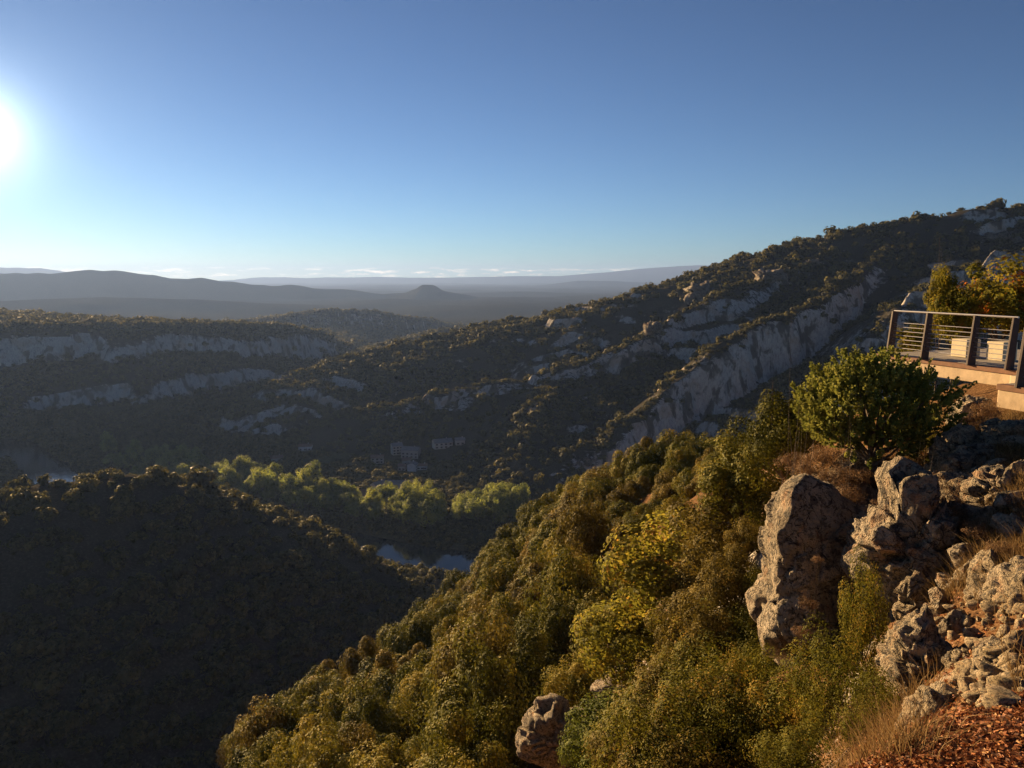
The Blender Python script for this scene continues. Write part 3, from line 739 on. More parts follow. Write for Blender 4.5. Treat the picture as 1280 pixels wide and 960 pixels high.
def outline_rock(name, pxs, Y, depth, mat, seed, box=0.45, amp=0.10, tilt=0.0, sink=0.0, planes=(), res=120, cuts=10):
    """a boulder whose outline from the path is pxs, standing at distance Y with its own depth and broken facets"""
    w = np.array([P(u, v, Y) for u, v in pxs]); c = w.mean(0); q = w - c
    ang = np.arctan2(q[:, 2], q[:, 0]); rad = np.hypot(q[:, 0], q[:, 2]); o = np.argsort(ang)
    ang, rad = ang[o], rad[o]; ang = np.r_[ang - 2 * math.pi, ang, ang + 2 * math.pi]; rad = np.r_[rad, rad, rad]
    t_ = np.linspace(0, 1, int(res * 0.22)); h_ = np.unique(np.round(np.r_[np.arccos(t_ ** (1 / box)), np.linspace(0, math.pi / 2, int(res * 0.2))], 4)); h_[-1] = math.pi / 2
    T_, P_, f = uvgrid(res, 0, np.r_[-h_[::-1], h_[1:]])
    T2 = np.where(T_ > math.pi, T_ - 2 * math.pi, T_)
    rr_ = np.interp(T2, ang, rad)
    cp = np.abs(np.cos(P_)) ** box; sp = np.sign(np.sin(P_)) * np.abs(np.sin(P_)) ** 0.75
    v = np.c_[np.cos(T_) * rr_ * cp, sp * depth, np.sin(T_) * rr_ * cp]
    s = rad.mean(); g = np.random.default_rng(seed)
    v[:, 0] += fbm3(v / s * 1.1 + seed, 3, seed + 50) * 0.22 * s; v[:, 2] += fbm3(v / s * 1.1 + seed + 9, 3, seed + 60) * 0.22 * s
    pl = [(np.array(n_, float) / np.linalg.norm(n_), l_) for n_, l_ in planes]
    for k in range(cuts):
        n_ = g.normal(size=3) * 0.7; n_[1] = -1.0; pl.append((n_ / np.linalg.norm(n_), g.uniform(0.62, 0.9)))
    for n_, l_ in pl:
        dt = v @ n_; lim = dt.max() * l_ + fbm3(v / s * 1.5 + seed, 2, seed + 70) * 0.05 * s
        v -= n_ * (np.maximum(dt - lim, 0) * 0.9)[:, None]
    v[:, 1] += tilt * v[:, 2]
    nr = v / (np.linalg.norm(v, axis=1)[:, None] + 1e-6)
    blk, crk = fracture(v, s, seed)
    dsp = blk * amp * 0.9 - crk * amp * 1.3 + fbm3(v / s * 2.0 + seed, 6, seed, 0.62) * amp * 0.9 + fbm3(v / s * 2.6 + 7 + seed, 5, seed + 20, 0.6, ridged=True) * amp * 0.8
    q_ = fbm3(v / s * np.array([1.2, 1.2, 3.4]) + 3, 3, seed + 30); dsp -= np.maximum(0.16 - np.abs(q_), 0) / 0.16 * amp * 0.7      # cracks
    v = v + nr * (dsp * s)[:, None]
    return link(name, mesh_np(name, v, f, smooth=False), mat, loc=tuple(c + np.array([0, 0, -sink])))
def stone_mesh(name, seed, mat, det=22, cut=12, flat=0.75, amp=0.10):
    g = np.random.default_rng(seed); T_, P_, f = uvgrid(det, det * 2 // 3)
    v = np.c_[np.cos(P_) * np.cos(T_), np.cos(P_) * np.sin(T_), np.sin(P_)]
    pn = g.normal(size=(cut, 3)); pn /= np.linalg.norm(pn, axis=1)[:, None]; pd = 0.42 + 0.4 * g.random(cut)
    dots = v @ pn.T; lim = np.where(dots > 0.05, pd / np.maximum(dots, 0.05), 9).min(1)
    rad_ = np.minimum(1.0, lim) * (1 + amp * fbm3(v * 2.2 + seed, 3, seed))
    v = v * rad_[:, None] * np.array([1, 0.8, flat])
    me = mesh_np(name, v, f, smooth=False); me.materials.append(mat); return me

b1 = outline_rock('boulder', [(1004,612),(1022,603),(1045,608),(1072,640),(1097,655),(1100,700),(1092,745),(1068,790),(1040,822),(1000,838),(968,840),(960,790),(964,740),(970,690),(982,645)], 11.2, 0.8, M['rock'], 3, 0.38, 0.06, 0.12, planes=[((0.35, -0.93, 0.12), 0.42)], res=180, cuts=5)
tag(b1, 'tall grey limestone slab with a smooth shaded face and sunlit rough edge', 'boulder')
b2 = outline_rock('boulder', [(1118,600),(1136,590),(1150,600),(1160,625),(1185,660),(1203,690),(1205,730),(1190,765),(1160,790),(1130,806),(1106,785),(1092,745),(1090,700),(1097,668),(1108,632)], 9.6, 0.75, M['rock'], 8, 0.5, 0.15, -0.10, planes=[((-0.6, -0.75, 0.25), 0.6)], res=180)
tag(b2, 'rugged sunlit limestone boulder with dark pits under the round brown bush', 'boulder')
b3 = outline_rock('boulder', [(1130,800),(1150,782),(1172,775),(1185,782),(1178,800),(1186,830),(1180,862),(1150,885),(1140,918),(1128,905),(1122,860),(1123,825)], 6.6, 0.38, M['rock_warm'], 13, 0.5, 0.15, -0.1, res=150)
tag(b3, 'curved ochre boulder with a hollow flank at the edge of the scree', 'boulder')
b4 = outline_rock('boulder', [(1142,905),(1150,880),(1162,868),(1172,872),(1190,862),(1194,872),(1180,895),(1165,905),(1152,930),(1140,938),(1134,925)], 5.3, 0.2, M['rock_warm'], 17, 0.5, 0.12, -0.1)
tag(b4, 'small forked ochre rock standing at the edge of the fallen leaves', 'rock')
b5 = outline_rock('boulder', [(650,905),(668,888),(690,880),(712,890),(735,885),(748,900),(742,930),(720,945),(690,950),(662,938)], 27, 1.6, M['rock'], 23, 0.5, 0.16, sink=0.45)
tag(b5, 'pinkish rock outcrop half buried among the oaks of the slope', 'outcrop')
b6 = outline_rock('boulder', [(745,870),(770,848),(800,842),(822,858),(820,890),(790,900),(760,895)], 27.5, 1.3, M['rock'], 29, 0.5, 0.13)
tag(b6, 'shaded blue grey rock face between the oaks above the green bush', 'outcrop')
b7 = outline_rock('boulder', [(1196,520),(1206,492),(1225,484),(1244,488),(1248,515),(1225,530),(1205,540)], 13.9, 0.45, M['rock'], 31, 0.5, 0.12, sink=0.22)
tag(b7, 'grey limestone rock tucked under the terrace slab', 'boulder')
b8 = outline_rock('boulder', [(1178,585),(1182,560),(1196,540),(1214,536),(1226,545),(1216,566),(1204,590),(1192,612),(1178,608)], 11.6, 0.4, M['rock_warm'], 37, 0.5, 0.15)
tag(b8, 'pale pitted rock rising from dry grass below the terrace', 'boulder')
b9 = outline_rock('boulder', [(1252,770),(1262,742),(1276,722),(1300,712),(1330,730),(1340,775),(1300,800),(1262,795)], 6.9, 0.45, M['rock_warm'], 41, 0.45, 0.10)
tag(b9, 'large smooth ochre block at the top of the scree', 'boulder')
b10 = outline_rock('boulder', [(1236,545),(1252,534),(1275,530),(1310,540),(1310,570),(1270,572),(1242,565)], 11.3, 0.5, M['rock_warm'], 43, 0.5, 0.15)
tag(b10, 'rusty rock ledge under the lower landing', 'boulder')
b11 = outline_rock('boulder', [(1222,640),(1226,600),(1246,588),(1268,590),(1285,610),(1280,650),(1250,662)], 9.6, 0.4, M['rock'], 47, 0.5, 0.15)
tag(b11, 'dark fissured rock standing in the dry grass bank', 'boulder')
b12 = outline_rock('boulder', [(1194,850),(1196,832),(1208,822),(1226,824),(1236,836),(1232,862),(1214,872),(1200,868)], 6.0, 0.2, M['rock_warm'], 53, 0.5, 0.16)
tag(b12, 'rounded dark faced boulder with a pale rim in the scree', 'boulder')
b13 = outline_rock('boulder', [(1224,880),(1226,850),(1240,826),(1262,816),(1290,812),(1300,850),(1280,876),(1250,892)], 5.5, 0.28, M['rock_warm'], 59, 0.45, 0.15)
tag(b13, 'big pitted ochre boulder sitting above the fallen leaves', 'boulder')

b14 = outline_rock('boulder', [(1010,650),(1050,628),(1090,618),(1120,612),(1135,640),(1120,700),(1110,770),(1090,830),(1040,850),(1000,840)], 12.1, 0.7, M['rock'], 61, 0.4, 0.10, 0.1, planes=[((0.3, -0.95, 0.1), 0.5)])
tag(b14, 'shaded rock wall in the cleft between the grey slab and the rugged boulder', 'rock wall')
b15 = outline_rock('boulder', [(1190,650),(1205,632),(1232,640),(1262,660),(1290,680),(1290,720),(1250,740),(1215,745),(1195,700)], 9.4, 0.5, M['rock'], 67, 0.45, 0.13, 0.0)
tag(b15, 'brown shadowed rock ledge behind the scree', 'boulder')
# scree stones
STONES = [stone_mesh('stone', 60 + i, M['stone']) for i in range(7)]
def stone(u, v, size, label, group, sink=0.25):
    p = hit(u, v)
    if p is None: return
    o = link('stone', STONES[rng.randrange(7)]); s = size
    o.location = (p[0], p[1], p[2] + s * (0.5 - sink)); o.scale = (s * rng.uniform(.8, 1.3), s, s * rng.uniform(.6, 1.0))
    o.rotation_euler = (rng.uniform(-.5, .5), rng.uniform(-.5, .5), rng.uniform(0, 6.28))
    tag(o, label, 'stone', group)
for i in range(190):
    u = rng.uniform(1165, 1282); v = rng.uniform(752, 892)
    if v > 892 - (1282 - u) * 0.1 or (u < 1195 and v > 800): continue
    stone(u, v, rng.choice((0.035, 0.05, 0.05, 0.07, 0.10, 0.13)) , 'ochre limestone stone lying loose in the sunlit scree', 'loose stones of the scree')
for i in range(60):
    u = rng.uniform(1150, 1280); v = rng.uniform(540, 740)
    stone(u, v, rng.uniform(0.03, 0.10), 'small stone lying on the dry grassy bank below the terrace', 'stones on the grassy bank')
for i in range(26):
    u = rng.uniform(980, 1190); v = rng.uniform(585, 660)
    stone(u, v, rng.uniform(0.05, 0.14), 'weathered stone showing between the dry heath bushes', 'stones among the heath')

# half buried outcrop rocks tying the boulders together
def outcrop_mesh(seed, mat):
    T_, P_, f = uvgrid(64, 40); v = np.c_[np.cos(P_) * np.cos(T_), np.cos(P_) * np.sin(T_), np.sin(P_)]
    g = np.random.default_rng(seed)
    for k in range(12):
        n_ = g.normal(size=3); n_ /= np.linalg.norm(n_); l_ = g.uniform(0.5, 0.85); v = v - n_ * (np.maximum(v @ n_ - l_, 0) * 0.95)[:, None]
    blk, crk = fracture(v, 0.8, seed, 26); nr = v / np.linalg.norm(v, axis=1)[:, None]
    v = v + nr * (blk * 0.10 - crk * 0.12 + fbm3(v * 3 + seed, 5, seed, 0.6) * 0.14)[:, None]
    me = mesh_np('outcrop_rock', v * np.array([1, .8, .8]), f, smooth=True); me.materials.append(mat); return me
OUTC = [outcrop_mesh(700 + i, M['rock'] if i % 2 else M['rock_warm']) for i in range(6)]
for i in range(64):
    if i < 36: u, v, lab, grp = rng.uniform(1150, 1285), rng.uniform(545, 740), 'fractured limestone rock half buried in the grassy bank below the terrace', 'outcrop rocks of the bank'
    elif i < 50: u, v, lab, grp = rng.uniform(1085, 1215), rng.uniform(690, 800), 'broken limestone block at the foot of the rugged boulder', 'blocks at the boulder foot'
    else: u, v, lab, grp = rng.uniform(965, 1110), rng.uniform(575, 640), 'weathered limestone block above the grey slab among the heath', 'blocks among the heath'
    p = hit(u, v)
    if p is None or p[1] > 17: continue
    o = link('outcrop_rock', OUTC[rng.randrange(6)]); s = rng.uniform(0.14, 0.38) * (0.5 + p[1] / 18)
    o.location = (p[0], p[1], p[2] + s * 0.1); o.scale = (s * rng.uniform(.8, 1.5), s, s * rng.uniform(.7, 1.4)); o.rotation_euler = (rng.uniform(-.4, .4), rng.uniform(-.4, .4), rng.uniform(0, 6.28))
    tag(o, lab, 'rock', grp)
# limestone crags on the ridge across the valley
for k, (u, v, w, h_, lab) in enumerate([(818,420,24,38,'pink sunlit limestone crag standing out of the dark ridge'),(962,352,34,26,'broad pale crag near the crest of the ridge'),
        (1018,334,26,20,'small pale crag just under the skyline of the ridge'),(740,436,50,28,'grey crag above the scrubby gully of the ridge'),(885,372,60,30,'wide grey crag in the upper flank of the ridge'),
        (812,448,40,22,'low grey crag right under the pink one'),(1184,322,36,26,'pale crag on the ridge above the terrace'),(1262,305,44,40,'tall grey crag high on the ridge above the yellow tree'),
        (672,520,30,22,'small grey crag low on the ridge above the river'),(735,582,36,20,'pale rock patch at the foot of the ridge')]):
    p = hit(u, v, 450)
    if p is None: continue
    s = p[1] / FPX
    o = outline_rock('crag', [(u + w * .5 * math.cos(t) * rng.uniform(.8, 1.15), v + h_ * .5 * math.sin(t) * rng.uniform(.8, 1.15)) for t in np.linspace(0, 6.0, 12)], p[1] + w * s * 0.42, w * s * 0.55, M['crag'], 400 + k, 0.4, 0.34, res=60)
    tag(o, lab, 'crag')

# ------------------------------------------------------------------ terrace
T0, T1 = np.array([8.7, 17.5]), np.array([9.66, 14.72])        # valley edge of the deck
ed = (T1 - T0) / np.hypot(*(T1 - T0)); en = np.array([-ed[1], ed[0]]);  en = en if en[0] > 0 else -en
ZD = -1.80
def ept(s, t, z): q = T0 + ed * s + en * t; return (q[0], q[1], z)
LEN = float(np.hypot(*(T1 - T0)))
ter = empty('viewing_terrace', ept(LEN / 2, 1.5, ZD - 0.4)); 
tag(ter, 'cantilevered viewing terrace with concrete slab and dark steel railing above the valley', 'terrace')
def tp(mb, name, mat, bevel=0.0, parent=None):
    o = mb.build(name, mat, None, bevel); o.data.transform(Matrix.Translation(-ter.location)); o.parent = parent or ter; return o
def ebox(mb, s0, s1, t0, t1, z0, z1):
    mb.hexa([ept(s0,t0,z0), ept(s1,t0,z0), ept(s1,t1,z0), ept(s0,t1,z0), ept(s0,t0,z1), ept(s1,t0,z1), ept(s1,t1,z1), ept(s0,t1,z1)])
mb = MB(); ebox(mb, -0.35, LEN + 0.35, 0.03, 4.2, ZD - 0.36, ZD - 0.10); tp(mb, 'slab', M['concrete'], 0.012)
mb = MB(); ebox(mb, -0.38, LEN + 0.38, 0.0, 0.16, ZD - 0.098, ZD - 0.01); tp(mb, 'edge_trim', M['trim_brown'], 0.006)
for k in range(24):        # deck boards
    mb = MB(); ebox(mb, -0.36, LEN + 0.36, 0.165 + k * 0.165, 0.165 + k * 0.165 + 0.157, ZD - 0.098, ZD - 0.004 * (k % 2)); tp(mb, 'deck_board', M['decking'], 0.004)
posts_s = [0.0, 0.95, 2.10, LEN]
lean = 0.07
def epost(s, h, z0=ZD - 0.25, w=0.075, d=0.012):
    mb = MB(); c = []
    for zz, off in ((z0, 0.0), (ZD + h, lean)):
        pass
    a = lambda sg, tg, z, off: ept(s + sg, 0.06 + tg + off, z)
    # flat steel plate, leaning slightly inwards, wider at the foot
    mb.hexa([a(-d, -w, z0, 0), a(d, -w, z0, 0), a(d, w, z0, 0), a(-d, w, z0, 0), a(-d, -w * .7, ZD + h, lean), a(d, -w * .7, ZD + h, lean), a(d, w * .7, ZD + h, lean), a(-d, w * .7, ZD + h, lean)])
    return mb
for s in posts_s:
    tp(epost(s, 1.0, ZD - 0.02, 0.11, 0.02), 'post', M['post_steel'], 0.003)
def rail(s0, s1, h, r, name, t0=0.06, t1=0.06):
    o_ = lean * h
    mb = MB(); mb.tube([ept(s0, t0 + o_, ZD + h), ept((s0 + s1) / 2, (t0 + t1) / 2 + o_, ZD + h), ept(s1, t1 + o_, ZD + h)], [r] * 3, 8)
    tp(mb, name, M['rail_steel'])
rail(-0.02, LEN + 0.05, 1.005, 0.020, 'handrail')
for k in range(7): rail(0, LEN, 0.17 + k * 0.095, 0.0075, 'rail')
# stone seats
for (u, v, Y, lab) in ((1206, 449, 17.0, 'cream stone cube seat on the terrace, between two railing posts'), (1251, 452, 16.3, 'cream stone cube seat on the terrace beside the corner railing post')):
    p = P(u, v, Y); o = MB(); h_ = 0.40
    o.box(-0.2, 0.2, -0.2, 0.2, 0, h_)
    q = o.build('cube_seat', M['cream_stone'], None, 0.012); q.location = (p[0], p[1], ZD + 0.002); q.rotation_euler = (0, 0, R(18)); tag(q, lab, 'seat')
# lower landing with a step, its valley edge parallel to the deck
c0 = P(1247, 480, 13.4); zl = float(c0[2])
ld = empty('landing', (float(c0[0]) + 1.2, float(c0[1]), zl - 0.4)); tag(ld, 'low concrete landing with brown edge board at the foot of the terrace', 'landing')
def lq(s, t, z): q = c0[:2] + ed * s + en * t; return (q[0], q[1], z)
def lp(mb, name, mat, bevel=0.01):
    o = mb.build(name, mat, None, bevel); o.data.transform(Matrix.Translation(-ld.location)); o.parent = ld; return o
def lbox(s0, s1, t0, t1, z0, z1, name, mat, bevel=0.01):
    mb = MB(); mb.hexa([lq(s0,t0,z0), lq(s1,t0,z0), lq(s1,t1,z0), lq(s0,t1,z0), lq(s0,t0,z1), lq(s1,t0,z1), lq(s1,t1,z1), lq(s0,t1,z1)]); lp(mb, name, mat, bevel)
lbox(0, 3.2, 0.02, 3, zl - 0.42, zl - 0.105, 'slab', M['concrete'], 0.012)
lbox(-0.02, 3.2, 0, 0.16, zl - 0.103, zl, 'edge_trim', M['trim_brown'], 0.006)
lbox(-0.02, 3.2, 0.165, 3, zl - 0.103, zl - 0.004, 'landing_floor', M['decking'], 0.006)
lbox(-0.55, -0.03, 1.0, 3, zl - 0.42, zl + 0.04, 'step', M['cream_stone'], 0.012)
mb = MB(); w_ = 0.12; d_ = 0.025
mb.hexa([lq(.35-d_, -w_+.1, zl-.02), lq(.35+d_, -w_+.1, zl-.02), lq(.35+d_, w_+.1, zl-.02), lq(.35-d_, w_+.1, zl-.02), lq(.35-d_, -w_*.7+.18, zl+1.12), lq(.35+d_, -w_*.7+.18, zl+1.12), lq(.35+d_, w_*.7+.18, zl+1.12), lq(.35-d_, w_*.7+.18, zl+1.12)])
lp(mb, 'post', M['post_steel'], 0.004)
for k in range(8):
    h_ = 0.17 + k * 0.105 if k < 7 else 1.12; t_ = 0.1 + 0.07 * h_
    mb = MB(); mb.tube([lq(.35, t_, zl + h_), lq(1.7, t_, zl + h_), lq(3.1, t_, zl + h_)], [0.008 if k < 7 else 0.02] * 3, 8)
    lp(mb, 'rail' if k < 7 else 'handrail', M['rail_steel'], 0)

# ------------------------------------------------------------------ village
def house(u, v, w, d, h, rz, wall, roof, lab, nwin=3):
    p = hit(u, v, 350)
    o = empty('house', (p[0], p[1], p[2] - 0.5), rz); tag(o, lab, 'house')
    mb = MB(); mb.box(-w/2, w/2, -d/2, d/2, 0, h); 
    b = len(mb.v); r = h + d * 0.26
    mb.v += [(-w/2, -d/2, h), (-w/2, d/2, h), (-w/2, 0, r), (w/2, -d/2, h), (w/2, d/2, h), (w/2, 0, r)]
    mb.f += [(b, b+2, b+1), (b+3, b+4, b+5)]
    mb.build('wall', M[wall], o)
    mb = MB(); e = 0.5
    for sg in (-1, 1):
        y0, y1 = sg * (d/2 + e), 0; z0, z1 = h - e * 0.52 + .05, r + .05
        mb.hexa([(-w/2-e, y0, z0), (w/2+e, y0, z0), (w/2+e, y1, z1), (-w/2-e, y1, z1), (-w/2-e, y0, z0+.25), (w/2+e, y0, z0+.25), (w/2+e, y1, z1+.25), (-w/2-e, y1, z1+.25)])
    ro = mb.build('roof', M[roof], o)
    mb = MB(); mb.box(w*.2, w*.2+.8, -.4, .4, r - 1.2, r + 1.1); mb.build('chimney', M[wall], ro)
    for k in range(nwin):
        for fl in range(max(1, int(h // 2.9))):
            x = -w/2 + w * (k + .5) / nwin; z = 1.0 + fl * 2.8
            wm = MB(); wm.box(x - .5, x + .5, -d/2 - .06, -d/2 - .01, z, z + 1.35); wi = wm.build('window', M['window_glass'], o)
            for sg in (-1, 1):
                sm = MB(); sm.box(x + sg * .8 - .27, x + sg * .8 + .27, -d/2 - .1, -d/2 - .02, z - .05, z + 1.4); sm.build('shutter', M['shutter_wood'], wi)
    dm = MB(); dm.box(w*.1, w*.1 + 1.0, -d/2 - .09, -d/2 - .02, 0.5, 2.6); dm.build('door', M['shutter_wood'], o)
for a in [(472,578,12,8,6,0.1,'house_wall','roof_tile','stone house with tiled roof, end house of the hamlet below the ridge',3),
          (496,567,10,9,9,0.4,'house_wall','grey_roof','tall stone house standing highest in the middle of the hamlet',3),
          (514,571,17,10,8,-0.2,'house_wall','grey_roof','long mauve stone house, broadest of the hamlet under the ridge',4),
          (508,580,8,7,5,0.2,'house_wall','roof_tile','small stone house in front of the long mauve house',2),
          (503,587,7,6,4.5,-0.1,'house_wall','roof_tile','low cottage below the small houses of the hamlet',2),
          (516,588,8,8,6.5,1.4,'white_wall','grey_roof','pale gable-fronted house among the hamlet cottages',2),
          (528,586,9,6,4,0.0,'white_wall','roof_tile','low pale house at the end of the hamlet row',3),
          (553,559,18,11,6,0.35,'house_wall','grey_roof','large mauve roofed farmhouse above the hamlet by the scrub',4),
          (575,555,9,7,5,0.2,'house_wall','grey_roof','small house beside the large mauve roofed farmhouse',2),
          (462,622,26,13,4,0.12,'house_wall','roof_tile','long barn with a brown tiled roof behind the riverside trees',5),
          (474,611,13,8,5,0.9,'white_wall','grey_roof','white gabled house behind the long barn',3),
          (500,609,22,10,4,-0.05,'house_wall','grey_roof','wide dark grey roofed shed beside the white gabled house',4),
          (435,616,8,8,4,0.2,'white_wall','grey_roof','small bluish white hut among the yellow riverside trees',2),
          (382,562,13,8,4.5,0.1,'white_wall','roof_tile','lone pale house at the foot of the wooded spur',3),
          (346,576,11,8,4,0.3,'house_wall','roof_tile','isolated cottage in the dark wood by the spur',2)]:
    house(*a)

# track along the gorge wall
tv = []
for u in np.linspace(-20, 260, 60):
    v = np.interp(u, [-20, 60, 120, 190, 260], [548, 536, 527, 521, 517]); p = hit(u, v, 600)
    if p is not None: tv.append(p)
tv = np.array(tv); tv[:, 1] = np.convolve(np.pad(tv[:, 1], 4, 'edge'), np.ones(9) / 9, 'valid'); tv[:, 0] = np.convolve(np.pad(tv[:, 0], 4, 'edge'), np.ones(9) / 9, 'valid')
vv, ff = [], []
for i, p in enumerate(tv):
    z_ = gz(p[0], p[1]); vv += [(p[0], p[1] - 3.2, z_ + 0.9), (p[0], p[1] + 3.2, z_ + 1.0)]
for i in range(len(tv) - 1): ff.append((2*i, 2*i+2, 2*i+3, 2*i+1))
structure(link('track', mesh_np('track', np.array(vv), np.array(ff)), M['track_gravel']))

# ------------------------------------------------------------------ trees of the near slope
def at_px(u, v, Y):
    """foot of a plant: the ground under the image point at distance Y"""
    p = P(u, v, Y); return p[0], p[1], gz(p[0], p[1])
def put(kind, protos, u, v, Y, wpx, label, cat, group=None, hpx=None, crown_c=None, parts=('crown', 'trunk')):
    """crown centre appears at (u, v); the plant reaches down to the ground below it"""
    p = P(u, v, Y); s = wpx * 0.5 * Y / FPX
    pr = protos[rng.randrange(len(protos))]
    z_ = gz(p[0], p[1]) - 0.03
    sz = s if hpx is None else s * hpx / wpx
    # crown is at pr[2]*sz above the foot: raise or lower the foot so that the crown sits at p
    foot = p[2] - pr[2] * sz
    if foot > z_:           # lengthen the trunk instead of floating
        o = empty(kind, (p[0], p[1], z_), rng.uniform(0, 6.28), (s, s, sz)); tag(o, label, cat, group)
        c = link(parts[0], pr[0], None, o); c.location = (0, 0, (p[2] - z_) / sz)
        t = link(parts[1], pr[1], None, o); k_ = (p[2] - z_) / (sz * pr[2]); t.scale = (1, 1, k_); t.location = (0, 0, pr[2] * k_)
        return o
    return plant(kind, pr, p[0], p[1], foot, s, rng.uniform(0, 6.28), label, cat, group, sz, parts)

# juniper: tufted sprays
def juniper():
    g = np.random.default_rng(77); n_t = 1150; dims = np.array([1, 0.9, 0.86])
    d = g.normal(size=(n_t * 3, 3)); d /= np.linalg.norm(d, axis=1)[:, None]; d = d[d[:, 2] > -0.8][:n_t]
    rad_ = (0.72 + 0.28 * g.random(n_t)) * (1 + 0.42 * fbm3(d * 2.3, 2, 5)); rad_[: n_t // 4] *= 0.7
    c = d * rad_[:, None] * dims
    allv, tint = [], []
    for i in range(n_t):
        m_ = 26; ax = d[i] * 0.6 + np.array([0, 0, 0.75]) + g.normal(size=3) * 0.25; ax /= np.linalg.norm(ax)
        L_ = 0.20 * (0.6 + 0.8 * g.random()); tt = g.random(m_); r_ = g.normal(size=(m_, 3)); r_ -= (r_ @ ax)[:, None] * ax; r_ /= np.linalg.norm(r_, axis=1)[:, None]
        p0 = c[i] + ax * ((tt - .5) * L_)[:, None] ; dr = r_ * 0.8 + ax * 0.8; dr /= np.linalg.norm(dr, axis=1)[:, None]
        ln = 0.075 * (1.1 - 0.6 * tt); b_ = np.cross(dr, g.normal(size=(m_, 3))); b_ /= np.linalg.norm(b_, axis=1)[:, None]
        e = p0 + dr * ln[:, None]; w_ = 0.017
        allv.append(np.stack([p0, (p0 + e) / 2 + b_ * w_, e, (p0 + e) / 2 - b_ * w_], 1).reshape(-1, 3)); tint.append(np.repeat(np.clip(0.5 + 0.2 * g.normal() + 0.12 * g.normal(size=m_), 0, 1), 4))
    v = np.concatenate(allv); me = mesh_np('juniper_crown', v, np.arange(len(v)).reshape(-1, 4), attrs={'tint': np.concatenate(tint)}); me.materials.append(M['juniper_leaf'])
    tm = MB(); gg = random.Random(4)
    tm.tube([(0.1, 0, -0.95), (0.06, 0, -0.6), (0, 0, -0.3), (-.03, 0, 0.1)], [0.06, 0.05, 0.04, 0.02], 7)
    for i in range(34):
        e = Vector(c[gg.randrange(n_t)]); s_ = Vector((0.05, 0, gg.uniform(-0.75, -0.25))); tm.tube([s_, (s_ + e) * .5 + Vector((0, 0, -0.04)), e], [0.022, 0.014, 0.004], 5)
    t = tm.mesh('juniper_trunk'); t.materials.append(M['bark']); return me, t, 0.95
JUN = juniper()
p = P(1090, 512, 12.9)
o = empty('juniper_tree', (p[0], p[1], 0), 0, (1.2, 1.2, 1.2)); o.location.z = gz(p[0], p[1]) - 0.05
tag(o, 'bushy green juniper with tufted sprays beside the terrace', 'juniper')
zc = (p[2] - o.location.z) / 1.2
c = link('crown', JUN[0], None, o); c.location = (0, 0, zc); t = link('trunk', JUN[1], None, o); t.scale = (1, 1, zc / 0.95); t.location = (0, 0, zc)

SL = 'oaks of the near slope'
put('oak_tree', BIGOAK, 978, 545, 19, 108, 'upright olive oak between the juniper and the dark ridge', 'tree', hpx=110)
put('oak_tree', BIGOAK, 935, 610, 23, 120, 'leafy oak standing left of the dry heath bank', 'tree', hpx=120)
put('oak_tree', BIGBROWN, 905, 675, 24, 150, 'brownish oak just above the yellow green maple', 'tree', hpx=130)
put('maple_tree', YELLOW, 838, 715, 27, 190, 'bright yellow green maple in the middle of the slope', 'tree', hpx=150)
put('maple_tree', YELLOW, 790, 800, 27, 165, 'second pale yellow maple below the bright one', 'tree', hpx=120)
put('oak_tree', BIGBROWN, 890, 775, 21, 130, 'brown leaved oak below the yellow green maple', 'tree', hpx=130)
put('maple_tree', YELLOW, 812, 878, 21, 60, 'little bright yellow bush beside the shaded rock face', 'bush')
put('shrub', GREEN, 925, 772, 17, 78, 'vivid light green bush in front of the grey slab', 'bush', hpx=110)
put('shrub', GREEN, 775, 925, 21, 140, 'dark green bush at the foot of the shaded rock face', 'bush', hpx=100)
put('shrub', GREEN, 745, 945, 22, 90, 'small green bush below the pinkish outcrop', 'bush')
put('oak_tree', BIGBROWN, 850, 880, 17, 130, 'twiggy brown oak above the box thicket', 'tree', hpx=120)
put('oak_tree', BIGOAK, 730, 860, 30, 95, 'oak leaning over the pinkish outcrop', 'tree', hpx=85)
put('box_shrub', BOX, 1080, 790, 8.2, 66, 'tall narrow box shrub growing between the two great boulders', 'shrub', hpx=150)
put('box_shrub', BOX, 1040, 870, 7.8, 120, 'dense box shrub below the grey slab', 'shrub', hpx=140)
put('box_shrub', BOX, 985, 905, 9.0, 130, 'broad box shrub spreading at the bottom of the slab', 'shrub', hpx=120)
put('box_shrub', BOX, 1090, 905, 6.6, 95, 'leafy box shrub touching the forked ochre rock', 'shrub', hpx=120)
put('box_shrub', BOX, 930, 930, 11, 120, 'olive box shrub left of the broad one', 'shrub', hpx=110)
put('box_shrub', BOX, 945, 850, 13, 90, 'small box shrub close under the light green bush', 'shrub', hpx=110)
put('box_shrub', BOX, 1165, 560, 13.4, 56, 'green leaved shrub hugging the pitted rock below the terrace', 'shrub', hpx=80)
put('box_shrub', BOX, 1000, 958, 6.6, 130, 'low box shrub at the edge of the leafy bank', 'shrub', hpx=80)
put('autumn_tree', AUTUMN, 1258, 385, 24, 120, 'golden autumn tree behind the terrace railing', 'tree', hpx=110)
put('autumn_tree', AUTUMN, 1195, 402, 23, 66, 'small orange tinged tree behind the middle of the railing', 'tree', hpx=80)
put('autumn_tree', AUTUMN, 1142, 432, 21, 46, 'yellow shrub behind the far end of the railing', 'shrub')
put('autumn_tree', AUTUMN, 1178, 372, 23.6, 36, 'thin yellow sapling rising above the railing', 'tree', hpx=70)

